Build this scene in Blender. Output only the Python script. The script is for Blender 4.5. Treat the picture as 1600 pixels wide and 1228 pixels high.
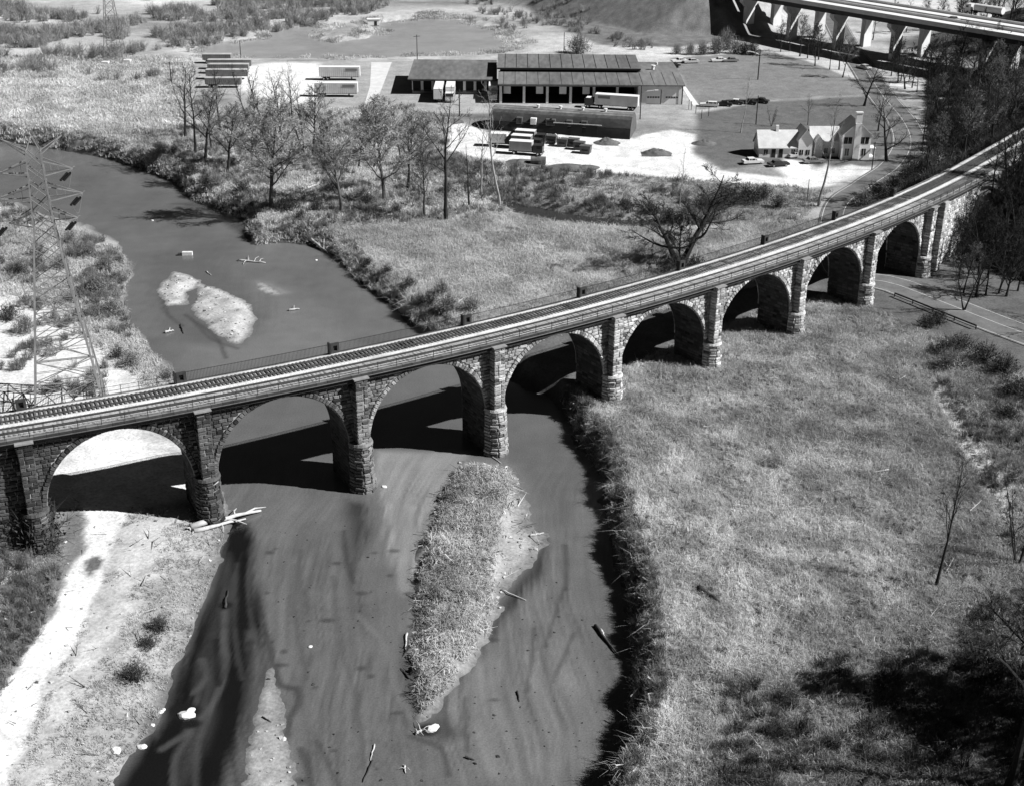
import bpy, math, random
import numpy as np
from mathutils import Matrix, Vector
random.seed(7); RNG = np.random.default_rng(11)
SC = bpy.context.scene
for o in list(bpy.data.objects): bpy.data.objects.remove(o)
COL = SC.collection
R = math.radians
# ------------------------------------------------------------------ camera
CAM_H, CAM_P, CAM_R, CAM_F = 86.2716, 0.434479, 0.0075636, 2050.0 / 1600.0   # height, pitch down, roll, focal / width
r0 = Vector((1, 0, 0)); f0 = Vector((0, math.cos(CAM_P), -math.sin(CAM_P))); u0 = r0.cross(f0)
cr, sr = math.cos(CAM_R), math.sin(CAM_R)
cam_right = cr * r0 + sr * u0; cam_up = -sr * r0 + cr * u0
cd = bpy.data.cameras.new('camera'); cam = bpy.data.objects.new('camera', cd); COL.objects.link(cam)
cd.sensor_width = 36; cd.sensor_fit = 'HORIZONTAL'; cd.lens = 36 * CAM_F; cd.clip_start = 1; cd.clip_end = 9000
cam.matrix_world = Matrix(((cam_right.x, cam_up.x, -f0.x, 0), (cam_right.y, cam_up.y, -f0.y, 0),
                           (cam_right.z, cam_up.z, -f0.z, CAM_H), (0, 0, 0, 1)))
SC.camera = cam
# ------------------------------------------------------------------ sky, sun, exposure (a panchromatic film behind a red filter: no hue)
SUN_EL = R(41.0); SUN_DIR = Vector((1.0, -0.18, 0)).normalized()       # towards the sun, in plan
w = bpy.data.worlds.new('World'); SC.world = w; w.use_nodes = True
nt = w.node_tree; nt.nodes.clear()
sky = nt.nodes.new('ShaderNodeTexSky'); sky.sky_type = 'NISHITA'; sky.sun_disc = False
sky.sun_elevation = SUN_EL; sky.sun_rotation = math.atan2(SUN_DIR.x, SUN_DIR.y); sky.air_density = 0.3; sky.dust_density = 0.1; sky.ozone_density = 3.0
sep = nt.nodes.new('ShaderNodeSeparateColor'); cmb = nt.nodes.new('ShaderNodeCombineColor')
bg = nt.nodes.new('ShaderNodeBackground'); bg.inputs['Strength'].default_value = 0.05
wo = nt.nodes.new('ShaderNodeOutputWorld')
nt.links.new(sky.outputs[0], sep.inputs[0])
for i in range(3): nt.links.new(sep.outputs[0], cmb.inputs[i])
nt.links.new(cmb.outputs[0], bg.inputs[0]); nt.links.new(bg.outputs[0], wo.inputs[0])
sl = bpy.data.lights.new('sun', 'SUN'); sl.energy = 5.0; sl.angle = R(0.5)
so = bpy.data.objects.new('sun', sl); COL.objects.link(so); so.location = (200, 0, 200)
to_sun = Vector((SUN_DIR.x * math.cos(SUN_EL), SUN_DIR.y * math.cos(SUN_EL), math.sin(SUN_EL)))
so.rotation_euler = to_sun.to_track_quat('Z', 'Y').to_euler()
vs = SC.view_settings; vs.view_transform = 'Standard'; vs.look = 'None'; vs.exposure = 0.5; vs.gamma = 1.0; vs.use_curve_mapping = False
SC.render.engine = 'CYCLES'; SC.cycles.max_bounces = 3; SC.cycles.diffuse_bounces = 1; SC.cycles.transparent_max_bounces = 6

# ------------------------------------------------------------------ helpers
def at(px, py, z=0.0):
    """point of the level z that the photograph shows at pixel (px, py) of 1600 x 1228"""
    X = px - 800.0; Y = py - 614.0
    X, Y = cr * X + sr * Y, -sr * X + cr * Y
    f = CAM_F * 1600
    d = (X, f * math.cos(CAM_P) - Y * math.sin(CAM_P), -f * math.sin(CAM_P) - Y * math.cos(CAM_P))
    t = (z - CAM_H) / d[2]
    return Vector((d[0] * t, d[1] * t, z))
def poly(pts, z=0.0):
    return np.array([at(a, b, z)[:2] for a, b in pts])
def project(P):
    x, y, z = P[..., 0], P[..., 1], P[..., 2] - CAM_H
    d = y * math.cos(CAM_P) - z * math.sin(CAM_P); u = y * math.sin(CAM_P) + z * math.cos(CAM_P)
    f = CAM_F * 1600; X = f * x / d; Y = -f * u / d
    return 800 + cr * X - sr * Y, 614 + sr * X + cr * Y, d
def sstep(a, b, x):
    t = np.clip((x - a) / (b - a), 0, 1); return t * t * (3 - 2 * t)
_perm = np.random.default_rng(3).random((256, 256))
def vnoise(x, y, s=1.0):
    x = np.asarray(x, float) / s + 1000.3; y = np.asarray(y, float) / s + 1000.7
    xi = np.floor(x).astype(int); yi = np.floor(y).astype(int); fx = x - xi; fy = y - yi
    fx = fx * fx * (3 - 2 * fx); fy = fy * fy * (3 - 2 * fy)
    g = lambda i, j: _perm[(xi + i) & 255, (yi + j) & 255]
    return (g(0, 0) * (1 - fx) + g(1, 0) * fx) * (1 - fy) + (g(0, 1) * (1 - fx) + g(1, 1) * fx) * fy
def fbm(x, y, s, n=4):
    v = 0; a = 1; t = 0
    for i in range(n):
        v = v + a * vnoise(np.asarray(x) + 37 * i, np.asarray(y) - 19 * i, s); t += a; a *= .55; s *= .5
    return v / t
def sdf(P, x, y, margin=40.0):
    """signed distance to polygon P, negative inside; far points keep the margin value"""
    x = np.asarray(x, float); y = np.asarray(y, float); shp = x.shape; xf = x.ravel(); yf = y.ravel()
    out = np.full(xf.shape, float(margin))
    m = (xf > P[:, 0].min() - margin) & (xf < P[:, 0].max() + margin) & (yf > P[:, 1].min() - margin) & (yf < P[:, 1].max() + margin)
    if not m.any(): return out.reshape(shp)
    xx = xf[m]; yy = yf[m]; d2 = np.full(xx.shape, 1e18); ins = np.zeros(xx.shape, bool)
    n = len(P)
    for i in range(n):
        ax, ay = P[i]; bx, by = P[(i + 1) % n]; ex, ey = bx - ax, by - ay
        t = np.clip(((xx - ax) * ex + (yy - ay) * ey) / (ex * ex + ey * ey + 1e-12), 0, 1)
        d2 = np.minimum(d2, (xx - ax - t * ex) ** 2 + (yy - ay - t * ey) ** 2)
        c = ((ay > yy) != (by > yy))
        if c.any():
            xc = ax + (yy - ay) * ex / (ey if abs(ey) > 1e-12 else 1e-12)
            ins ^= c & (xx < xc)
    d = np.sqrt(d2); d[ins] *= -1
    out[m] = np.minimum(d, margin)
    return out.reshape(shp)
def line_dist(P, x, y, margin=30.0):
    x = np.asarray(x, float); y = np.asarray(y, float); shp = x.shape; xf = x.ravel(); yf = y.ravel()
    out = np.full(xf.shape, float(margin))
    m = (xf > P[:, 0].min() - margin) & (xf < P[:, 0].max() + margin) & (yf > P[:, 1].min() - margin) & (yf < P[:, 1].max() + margin)
    if m.any():
        xx = xf[m]; yy = yf[m]; d2 = np.full(xx.shape, 1e18)
        for i in range(len(P) - 1):
            ax, ay = P[i]; ex, ey = P[i + 1] - P[i]
            t = np.clip(((xx - ax) * ex + (yy - ay) * ey) / (ex * ex + ey * ey + 1e-12), 0, 1)
            d2 = np.minimum(d2, (xx - ax - t * ex) ** 2 + (yy - ay - t * ey) ** 2)
        out[m] = np.minimum(np.sqrt(d2), margin)
    return out.reshape(shp)
def smooth_path(pts, step=2.0):
    """Catmull-Rom through 2D points, resampled"""
    P = np.array([p[:2] for p in pts], float); P = np.vstack([2 * P[0] - P[1], P, 2 * P[-1] - P[-2]])
    out = []
    for i in range(1, len(P) - 2):
        n = max(2, int(np.hypot(*(P[i + 1] - P[i])) / step))
        for t in np.linspace(0, 1, n, endpoint=False):
            a, b, c, d = P[i - 1], P[i], P[i + 1], P[i + 2]
            out.append(.5 * (2 * b + (c - a) * t + (2 * a - 5 * b + 4 * c - d) * t ** 2 + (3 * b - a - 3 * c + d) * t ** 3))
    out.append(P[-2]); return np.array(out)

# ---- tags
def tag(o, label=None, cat=None, group=None, kind=None):
    if label: o['label'] = label
    if cat: o['category'] = cat
    if group: o['group'] = group
    if kind: o['kind'] = kind
    return o
def thing(name, loc, rz=0.0, label=None, cat=None, group=None, s=1.0):
    o = bpy.data.objects.new(name, None); o.empty_display_size = .2; COL.objects.link(o)
    o.location = loc; o.rotation_euler = (0, 0, rz); o.scale = (s, s, s)
    return tag(o, label, cat, group)
def link_obj(name, me, parent=None, mat=None):
    o = bpy.data.objects.new(name, me); COL.objects.link(o)
    if parent is not None: o.parent = parent
    if mat is not None and not me.materials: me.materials.append(mat)
    return o
def copy_tree(o, parent=None):
    c = o.copy(); COL.objects.link(c); c.parent = parent
    for ch in list(o.children): copy_tree(ch, c)
    return c
class MB:
    """collects boxes, prisms and tubes into one mesh"""
    def __init__(s): s.v = []; s.f = []; s.n = 0
    def add(s, V, F):
        V = np.asarray(V, float).reshape(-1, 3); s.v.append(V); k = s.n
        s.f += [[i + k for i in f] for f in F]; s.n += len(V); return s
    def box(s, c, d, rz=0.0, M=None):
        x, y, z = d[0] / 2, d[1] / 2, d[2] / 2
        V = np.array([(-x, -y, -z), (x, -y, -z), (x, y, -z), (-x, y, -z), (-x, -y, z), (x, -y, z), (x, y, z), (-x, y, z)], float)
        if rz: ca, sa = math.cos(rz), math.sin(rz); V[:, :2] = V[:, :2] @ np.array([[ca, sa], [-sa, ca]])
        V += np.array(c, float)
        return s.add(V, [(0, 3, 2, 1), (4, 5, 6, 7), (0, 1, 5, 4), (1, 2, 6, 5), (2, 3, 7, 6), (3, 0, 4, 7)])
    def bx(s, x0, x1, y0, y1, z0, z1): return s.box(((x0 + x1) / 2, (y0 + y1) / 2, (z0 + z1) / 2), (x1 - x0, y1 - y0, z1 - z0))
    def prism(s, pts, y0, y1, axis='y'):
        """profile in (x, z) swept along y, or in (y, z) swept along x, or (x, y) along z"""
        n = len(pts); V = []
        for t in (y0, y1):
            for a, b in pts: V.append({'y': (a, t, b), 'x': (t, a, b), 'z': (a, b, t)}[axis])
        F = [list(range(n)), list(range(2 * n - 1, n - 1, -1))] + [(i, i + n, (i + 1) % n + n, (i + 1) % n) for i in range(n)]
        if axis == 'x' : pass
        return s.add(V, F)
    def tube(s, pts, rad, n=6, cap=True):
        pts = [Vector(p) for p in pts]; m = len(pts); V = []; F = []
        up = None
        for i, p in enumerate(pts):
            d = (pts[min(i + 1, m - 1)] - pts[max(i - 1, 0)])
            d = d.normalized() if d.length > 1e-9 else Vector((0, 0, 1))
            if up is None: up = d.orthogonal().normalized()
            up = up - d * up.dot(d)
            up = up.normalized() if up.length > 1e-6 else d.orthogonal().normalized()
            b = d.cross(up); r = rad[i] if hasattr(rad, '__len__') else rad
            for k in range(n):
                a = 2 * math.pi * k / n; V.append(p + (up * math.cos(a) + b * math.sin(a)) * r)
        for i in range(m - 1):
            for k in range(n): F.append((i * n + k, i * n + (k + 1) % n, (i + 1) * n + (k + 1) % n, (i + 1) * n + k))
        if cap: F.append(list(range(n - 1, -1, -1))); F.append([(m - 1) * n + k for k in range(n)])
        return s.add(V, F)
    def cyl(s, c, r, h, n=12, axis='z', r2=None):
        r2 = r if r2 is None else r2; c = Vector(c); a = {'x': Vector((1, 0, 0)), 'y': Vector((0, 1, 0)), 'z': Vector((0, 0, 1))}[axis]
        return s.tube([c - a * h / 2, c + a * h / 2], [r, r2], n)
    def bar(s, a, b, w): return s.tube([a, b], w, 4)
    def mesh(s, name, mat=None, smooth=False):
        me = bpy.data.meshes.new(name)
        V = np.vstack(s.v) if s.v else np.zeros((0, 3))
        me.from_pydata(V.tolist(), [], s.f); me.update()
        if mat: me.materials.append(mat)
        if smooth: me.polygons.foreach_set('use_smooth', np.ones(len(me.polygons), bool))
        return me
    def obj(s, name, mat, parent=None, smooth=False): return link_obj(name, s.mesh(name, mat, smooth), parent)

# ---- materials: neutral greys (the place is seen on black-and-white film)
MATS = {}
def gmat(name, v, var=.25, scale=1.5, rough=.9, spec=.2, attr=None, inst=None, bump=0.0, fine=None, transl=0.0, metal=0.0, stretch=None, randvar=0.0):
    if name in MATS: return MATS[name]
    m = bpy.data.materials.new(name); m.use_nodes = True; t = m.node_tree; N = t.nodes; L = t.links
    b = N['Principled BSDF']; b.inputs['Roughness'].default_value = rough; b.inputs['Specular IOR Level'].default_value = spec; b.inputs['Metallic'].default_value = metal
    def math_(op, a, c):
        n = N.new('ShaderNodeMath'); n.operation = op
        for i, q in enumerate((a, c)):
            if isinstance(q, (int, float)): n.inputs[i].default_value = q
            else: L.new(q, n.inputs[i])
        return n.outputs[0]
    val = v
    tc = N.new('ShaderNodeTexCoord'); co = tc.outputs['Object']
    if stretch:
        mp = N.new('ShaderNodeMapping'); mp.inputs['Scale'].default_value = stretch; L.new(co, mp.inputs[0]); co = mp.outputs[0]
    ns = None
    for sc, am in ([(scale, var)] if var else []) + ([fine] if fine else []):
        n = N.new('ShaderNodeTexNoise'); n.inputs['Scale'].default_value = sc; n.inputs['Detail'].default_value = 4; n.inputs['Roughness'].default_value = .6
        L.new(co, n.inputs['Vector'])
        k = math_('MULTIPLY_ADD', n.outputs[0], 2 * am); k.node.inputs[2].default_value = 1 - am
        # widen the noise's narrow range
        k2 = math_('MULTIPLY_ADD', n.outputs[0], 4 * am); k2.node.inputs[2].default_value = 1 - 2 * am
        k3 = math_('MAXIMUM', k2, .05)
        val = math_('MULTIPLY', k3, val); ns = n
    if attr:
        a = N.new('ShaderNodeAttribute'); a.attribute_name = attr; val = math_('MULTIPLY', a.outputs['Fac'], val)
    if inst:
        a = N.new('ShaderNodeAttribute'); a.attribute_type = 'INSTANCER'; a.attribute_name = inst; val = math_('MULTIPLY', a.outputs['Fac'], val)
    if randvar:
        oi = N.new('ShaderNodeObjectInfo'); k = math_('MULTIPLY_ADD', oi.outputs['Random'], 2 * randvar); k.node.inputs[2].default_value = 1 - randvar
        val = math_('MULTIPLY', k, val)
    cb = N.new('ShaderNodeCombineColor')
    for i in range(3):
        if isinstance(val, (int, float)): cb.inputs[i].default_value = val
        else: L.new(val, cb.inputs[i])
    L.new(cb.outputs[0], b.inputs['Base Color'])
    if bump and ns:
        bp = N.new('ShaderNodeBump'); bp.inputs['Strength'].default_value = bump; bp.inputs['Distance'].default_value = .1
        L.new(ns.outputs[0], bp.inputs['Height']); L.new(bp.outputs[0], b.inputs['Normal'])
    if transl:
        tr = N.new('ShaderNodeBsdfTranslucent'); L.new(cb.outputs[0], tr.inputs['Color']); mx = N.new('ShaderNodeMixShader'); mx.inputs[0].default_value = transl
        L.new(b.outputs[0], mx.inputs[1]); L.new(tr.outputs[0], mx.inputs[2]); L.new(mx.outputs[0], N['Material Output'].inputs['Surface'])
    MATS[name] = m; return m
# ------------------------------------------------------------------ the viaduct's curve (needed by the ground too)
BX, BY, BTH, BR, BS = -1.9411, 165.4496, 0.574415, 398.63, 20.8      # pier 3, heading there, radius, pier spacing
BCX, BCY = BX - BR * math.sin(BTH), BY + BR * math.cos(BTH)
BK1 = 9.6                                                             # the curve runs out into straight track here
_a1 = BTH + (BK1 - 3) * BS / BR; _T1 = np.array([math.cos(_a1), math.sin(_a1)]); _N1 = np.array([-math.sin(_a1), math.cos(_a1)])
_Q1 = np.array([BCX + BR * math.sin(_a1), BCY - BR * math.cos(_a1)])
def bp(k, off, z):
    """point on the viaduct: k counts piers from the left bank, off is metres behind the near parapet"""
    k = np.asarray(k, float); off = np.asarray(off, float); z = np.asarray(z, float); k, off, z = np.broadcast_arrays(k, off, z)
    a = BTH + (np.minimum(k, BK1) - 3) * BS / BR; r = BR - off; e = np.maximum(k - BK1, 0) * BS
    return np.stack([BCX + r * np.sin(a) + e * _T1[0], BCY - r * np.cos(a) + e * _T1[1], z], -1)
def to_ko(x, y):
    x = np.asarray(x, float); y = np.asarray(y, float); dx = x - BCX; dy = y - BCY
    k = 3 + BR * (np.arctan2(dx, -dy) - BTH) / BS; off = BR - np.hypot(dx, dy)
    ex = (x - _Q1[0]) * _T1[0] + (y - _Q1[1]) * _T1[1]; eo = (x - _Q1[0]) * _N1[0] + (y - _Q1[1]) * _N1[1]
    st = (ex > 0) & (k > BK1 - 1)
    return np.where(st, BK1 + ex / BS, k), np.where(st, eo, off)

# ------------------------------------------------------------------ outlines (ground plan, metres)
P_RIVER = poly([(-160, 282), (-80, 296), (0, 312), (30, 318), (60, 333), (100, 345), (150, 358), (185, 380), (205, 415), (209, 430), (196, 445), (194, 480), (203, 505),
    (222, 525), (232, 545), (255, 562), (283, 592), (305, 640), (322, 700), (342, 765), (356, 790), (353, 850), (343, 872), (330, 910), (315, 945), (303, 985), (293, 1010),
    (270, 1050), (262, 1075), (255, 1110), (235, 1145), (205, 1178), (180, 1215), (165, 1300), (150, 1420), (930, 1420), (930, 1300), (945, 1235), (962, 1200), (978, 1150), (987, 1100), (987, 1030), (984, 980),
    (981, 930), (966, 890), (956, 850), (946, 790), (941, 750), (921, 715), (902, 690), (891, 660), (884, 640), (862, 622), (820, 606), (740, 560), (660, 520), (640, 505),
    (620, 485), (600, 470), (580, 455), (560, 440), (545, 425), (535, 410), (515, 396), (490, 385), (460, 380), (430, 380), (400, 383), (385, 372), (390, 352), (375, 341),
    (355, 332), (330, 325), (305, 315), (290, 302), (272, 285), (240, 273), (210, 262), (180, 252), (140, 242), (80, 232), (40, 226), (0, 221), (-80, 214), (-160, 208)])
P_ISLE = poly([(715, 718), (705, 745), (690, 765), (680, 790), (672, 815), (660, 835), (655, 870), (650, 900), (650, 940), (641, 985), (640, 1020), (648, 1060), (652, 1100),
    (650, 1128), (668, 1124), (684, 1102), (703, 1082), (711, 1060), (735, 1038), (760, 1004), (779, 962), (785, 925), (802, 905), (828, 880), (848, 852), (850, 836),
    (832, 825), (826, 800), (818, 775), (812, 748), (797, 730), (760, 722)])
P_ISLE_GRASS = poly([(725, 730), (708, 760), (690, 800), (668, 850), (660, 900), (658, 950), (650, 990), (648, 1030), (655, 1080), (656, 1118), (672, 1108), (700, 1075), (728, 1035),
    (755, 990), (768, 940), (770, 880), (780, 830), (792, 780), (800, 745), (770, 735)])
P_BARS = [poly([(272, 426), (310, 440), (312, 447), (290, 455), (285, 475), (268, 476), (250, 452), (262, 440)]),
          poly([(315, 446), (345, 455), (390, 478), (393, 500), (385, 522), (370, 537), (340, 520), (320, 500), (303, 480), (310, 465)]),
          poly([(425, 1035), (436, 1080), (440, 1120), (452, 1165), (470, 1260), (380, 1260), (392, 1150), (412, 1085)]),
          poly([(398, 440), (420, 445), (442, 458), (430, 462), (408, 454)]),
          poly([(895, 672), (912, 682), (926, 700), (920, 706), (903, 692)])]
P_LOW = poly([(-700, 200), (-160, 282), (0, 312), (100, 345), (185, 380), (209, 430), (194, 480), (222, 525), (255, 562), (300, 640), (345, 770), (356, 800), (343, 872), (303, 985), (262, 1075), (165, 1300), (100, 1700), (-900, 1700)])
P_SCRUB_L = poly([(-500, 740), (40, 790), (90, 815), (98, 880), (92, 930), (62, 990), (30, 1040), (0, 1085), (-80, 1230), (-500, 1500)], 1.5)
P_TRACKROAD = poly([(-150, 1420), (-60, 1210), (0, 1092), (25, 1050), (55, 1000), (80, 962), (101, 920), (118, 885), (131, 866), (137, 822), (122, 796), (120, 740), (150, 690), (230, 690), (235, 740), (190, 796), (192, 812), (180, 838), (167, 880), (154, 914), (126, 978),
    (113, 1006), (77, 1074), (49, 1132), (16, 1208), (-60, 1420)], 1.2)
P_SANDSLOPE = poly([(190, 798), (300, 802), (285, 840), (250, 900), (205, 970), (140, 1090), (70, 1240), (10, 1300), (16, 1208), (77, 1074), (126, 978), (167, 880), (190, 812)], 1.2)
P_DAMP = poly([(92, 800), (122, 798), (137, 822), (131, 866), (118, 885), (101, 920), (80, 962), (60, 990), (88, 930), (100, 880), (98, 830)], 1.2)
P_PUDDLE = poly([(141, 872), (158, 868), (166, 874), (160, 884), (150, 888), (140, 900), (133, 896), (136, 880)], 1.2)
P_SAND_L = poly([(-500, 455), (0, 458), (60, 470), (95, 480), (120, 510), (150, 530), (185, 560), (225, 590), (235, 610), (220, 640), (240, 690), (270, 700), (300, 720), (310, 760), (200, 800), (60, 800), (-40, 700), (-500, 680)], 1.8)
P_SAND_L2 = poly([(-400, 425), (0, 440), (45, 448), (60, 470), (20, 475), (-400, 470)], 1.8)
P_POND = poly([(298, 80), (318, 68), (400, 60), (425, 46), (480, 40), (505, 45), (495, 58), (520, 66), (575, 60), (588, 48), (575, 38), (610, 33), (660, 27), (720, 31), (760, 42), (790, 55), (812, 68), (790, 82), (700, 86), (540, 91), (420, 91), (330, 91)], 3.6)
P_STREAM = poly([(780, 318), (800, 318), (840, 326), (900, 338), (960, 345), (1030, 347), (1034, 355), (960, 353), (900, 350), (830, 337), (785, 324)], 2.0)
P_LOT_W = poly([(366, 108), (420, 99), (500, 98), (502, 110), (500, 160), (440, 165), (400, 150), (372, 140)], 4.5)
P_LOT = poly([(300, 106), (420, 96), (640, 96), (1052, 99), (1110, 166), (1060, 176), (985, 178), (800, 178), (720, 178), (640, 176), (560, 170), (440, 165), (330, 150)], 4.5)
P_WALK = poly([(580, 98), (612, 98), (596, 140), (584, 172), (566, 176), (578, 135)], 4.5)
P_CARLOT = poly([(1046, 91), (1130, 86), (1190, 80), (1250, 92), (1345, 128), (1350, 148), (1250, 153), (1190, 158), (1095, 172), (1085, 160)], 4.5)
P_YARD = poly([(640, 215), (715, 192), (735, 200), (760, 208), (860, 212), (990, 217), (1050, 205), (1085, 212), (1084, 240), (1125, 263), (1180, 270), (1245, 275), (1290, 255), (1300, 262), (1330, 255), (1372, 262), (1365, 276), (1318, 285), (1260, 289), (1200, 286), (1100, 279), (990, 269), (880, 259), (800, 252), (760, 247), (700, 240), (660, 232)], 4.2)
P_DRIVE = poly([(1225, 248), (1262, 250), (1270, 262), (1285, 275), (1230, 275), (1215, 262)], 4.2)
P_LAWN = poly([(1090, 180), (1190, 162), (1350, 152), (1400, 190), (1405, 230), (1370, 258), (1300, 258), (1200, 255), (1130, 262), (1088, 238)], 4.2)
P_GRASSCONE = poly([(800, -60), (1080, -60), (1130, 66), (1060, 76), (935, 72), (830, 25)], 4.2)
P_RUBBLE = poly([(1450, 585), (1478, 600), (1500, 640), (1535, 690), (1568, 740), (1590, 810), (1570, 815), (1540, 760), (1508, 715), (1485, 660), (1462, 625)], 3)
P_BRIGHT_N = poly([(1290, 300), (1345, 280), (1370, 285), (1330, 330), (1290, 345), (1240, 345), (1260, 320)], 3.2)
ROAD_PTS = [at(1960, 650, 3.4), at(1750, 575, 3.4), at(1570, 511, 3.4), at(1402, 447, 3.3)] + [Vector(bp(7.60, o_, 3.2)) for o_ in (12,)] + [at(1316, 330, 3.2), at(1360, 292, 3.4), at(1401, 262, 3.8), at(1420, 228, 4), at(1409, 192, 4.2),
            at(1376, 150, 4.3), at(1349, 108, 4.4), at(1322, 68, 4.5), at(1302, 30, 4.5), at(1290, 0, 4.5), at(1283, -25, 4.5)]
ROAD = smooth_path(ROAD_PTS, 2.0)
ROAD_W = 4.3
# highway line (near parapet), left end at the abutment
HWZ = 18.6
HA = np.array(at(1330, 13.5, HWZ + .8)[:2]); HB = np.array(at(1600, 57.5, HWZ + .8)[:2])
HD = (HB - HA) / np.hypot(*(HB - HA)); HN = np.array([-HD[1], HD[0]])      # HN points away from the camera
if HN[1] < 0: HN = -HN
def hw(t, o, z): return np.array([HA[0] + HD[0] * t + HN[0] * o, HA[1] + HD[1] * t + HN[1] * o, z])
HW_T0 = -68.0                                                              # abutment
def ground(x, y):
    """height and bare-soil tone of the ground"""
    x = np.asarray(x, float); y = np.asarray(y, float)
    n1 = fbm(x, y, 9.0, 3) - .5; n2 = fbm(x + 300, y, 2.2, 3) - .5; nb = fbm(x - 90, y + 50, 40.0, 3) - .5
    jx = x + 2.2 * n1 + 1.0 * n2; jy = y + 2.2 * (fbm(x, y + 500, 9.0, 3) - .5) + 1.0 * (fbm(x, y + 900, 2.2, 3) - .5)
    base = 3.0 + 1.5 * sstep(270, 345, y) + .35 * n1 + .12 * n2 + .5 * nb * sstep(150, 260, y)
    dl = sdf(P_LOW, x, y, 60)
    low = 1.35 + .3 * n1 + .12 * n2 + .9 * sstep(10, 40, -dl)
    scr = sdf(P_SCRUB_L, jx, jy, 30); low = low + 1.6 * sstep(0, 12, -scr)
    islow = sstep(2, -2, dl)
    base = base * (1 - islow) + low * islow
    alb = np.full(x.shape, .12) * (1 + .5 * n1 + .4 * n2)
    farb = sstep(235, 330, y)
    alb = alb * (1 - farb) + farb * (.36 + .55 * (fbm(x, y, 30, 4) - .5) + .25 * n1) * 1.0
    vfar = sstep(430, 480, y); alb = alb * (1 - vfar) + vfar * (.42 + .7 * (fbm(x * .5, y, 22, 4) - .5))
    lw = islow; alb = alb * (1 - lw) + lw * (.34 + .25 * n1 + .2 * n2)
    def zone(P, v, soft=1.0, m=12.0, rough=True):
        nonlocal alb
        k = sstep(soft, -soft, sdf(P, jx if rough else x, jy if rough else y, m)); alb = alb * (1 - k) + v * k
        return k
    zone(P_SAND_L, .62 + .2 * n2, 2.5); zone(P_SAND_L2, .62, 2.0)
    zone(P_SANDSLOPE, .46 + .3 * n2, 2.0); zone(P_SCRUB_L, .11, 2.0); zone(P_DAMP, .16, .8)
    zone(P_TRACKROAD, .72 + .15 * n2, .5); zone(P_PUDDLE, .13, .3)
    zone(P_LAWN, .13, 1.5); zone(P_GRASSCONE, .17 + .12 * n2, 2.0); zone(P_YARD, .68 + .25 * n2, 1.0); zone(P_DRIVE, .75, 1.5)
    zone(P_LOT, .34 + .1 * n1, .8, 12, False); zone(P_LOT_W, .7, 2.0); zone(P_CARLOT, .2 + .04 * n1, 1.0); zone(P_RUBBLE, .55 + .4 * n2, 1.2); zone(P_BRIGHT_N, .35, 2.0)
    # pads are level
    for P in (P_LOT, P_CARLOT):
        k = sstep(4, 0, sdf(P, x, y, 12)); base = base * (1 - k) + 4.5 * k
    # river bed and banks
    n4 = fbm(x + 71, y - 13, 3.2, 3) - .5
    dr = sdf(P_RIVER, x + 1.2 * n2 + 3.0 * n4 * (1 - islow), y + 1.2 * n2, 40)
    k, off = to_ko(x, y)
    right = (1 - islow)
    wid = 2.8 * right + (7.0 + 5 * n1) * islow
    wid = np.where((y > 185) & (islow < .5), 4.0, wid)
    gl = islow
    bank = sstep(-1.0, 1.0, dr / wid) * 1.0
    prof = np.clip(dr / np.maximum(wid, .5), -1, 1)
    bed = -.9
    hz = np.where(dr > 0, base * (sstep(-.18, 1.0, prof)), bed * sstep(0, -1, dr / 2.5))
    # isles and bars
    n3 = fbm(x - 40, y + 77, 1.1, 2) - .5
    di = sdf(P_ISLE, x + 1.8 * n2 + 1.2 * n3, y + 1.8 * n1 + 1.2 * n3, 20); dg = sdf(P_ISLE_GRASS, x + 2.5 * n2 + 1.5 * n3, y + 2.5 * n1, 20)
    hi = np.where(di < 0, .12 + .35 * sstep(0, -4, di) + .9 * sstep(1.0, -2.0, dg) * (.45 + 1.1 * fbm(x, y + 33, 3.0, 2)) + .12 * n2, -.9 * sstep(0, 2.0, di))
    hz = np.where(dr < 0, np.maximum(hz, hi), hz)
    inr = dr < 1.5
    kk = sstep(.6, -.6, di) * inr; alb = alb * (1 - kk) + (.2 + .16 * sstep(-.3, -2.5, di) + .2 * n2) * kk
    kk = sstep(.8, -.8, dg) * inr; alb = alb * (1 - kk) + .26 * kk
    for i, P in enumerate(P_BARS):
        db = sdf(P, x + 1.3 * n2 + .9 * n3, y + 1.3 * n1 + .9 * n3, 15) - (.5 if i < 2 else 0)
        hb = np.where(db < 0, .05 + (.55 if i < 2 else .1) * sstep(0, -3, db), -.9 * sstep(0, 3.0, db))
        hz = np.where(dr < 1, np.maximum(hz, hb), hz)
        kk = sstep(.4, -.9, db); alb = alb * (1 - kk) + ((.42 if i < 2 else .3) + .25 * n2 + .2 * n3) * kk; wet = sstep(1.2, 0, db) * (1 - kk) * (dr < 0); alb = alb * (1 - wet) + .17 * wet
    # dark foot of the steep banks
    kk = sstep(2.4, .6, dr) * (dr > -2) * (1 - islow) * (di > 0); alb = alb * (1 - kk) + .07 * kk
    # stream, pond
    ds = sdf(P_STREAM, x, y, 15); hz = np.where(ds < 4, np.minimum(hz, np.where(ds < 0, 1.2, 1.2 + (hz - 1.2) * sstep(0, 4, ds))), hz)
    kk = sstep(2.0, .3, ds); alb = alb * (1 - kk) + .1 * kk
    dp = sdf(P_POND, jx, jy, 20); hz = np.where(dp < 8, np.minimum(hz, np.where(dp < 0, 3.0, 3.55 + (hz - 3.55) * sstep(0, 8, dp))), hz)
    kk = sstep(10, 0, dp) * (dp > 0); alb = alb * (1 - kk) + (.42 + .5 * n2) * kk
    # road bed
    dd = line_dist(ROAD, x, y, 24); rz = 3.25 + 1.2 * sstep(250, 345, y)
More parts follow.
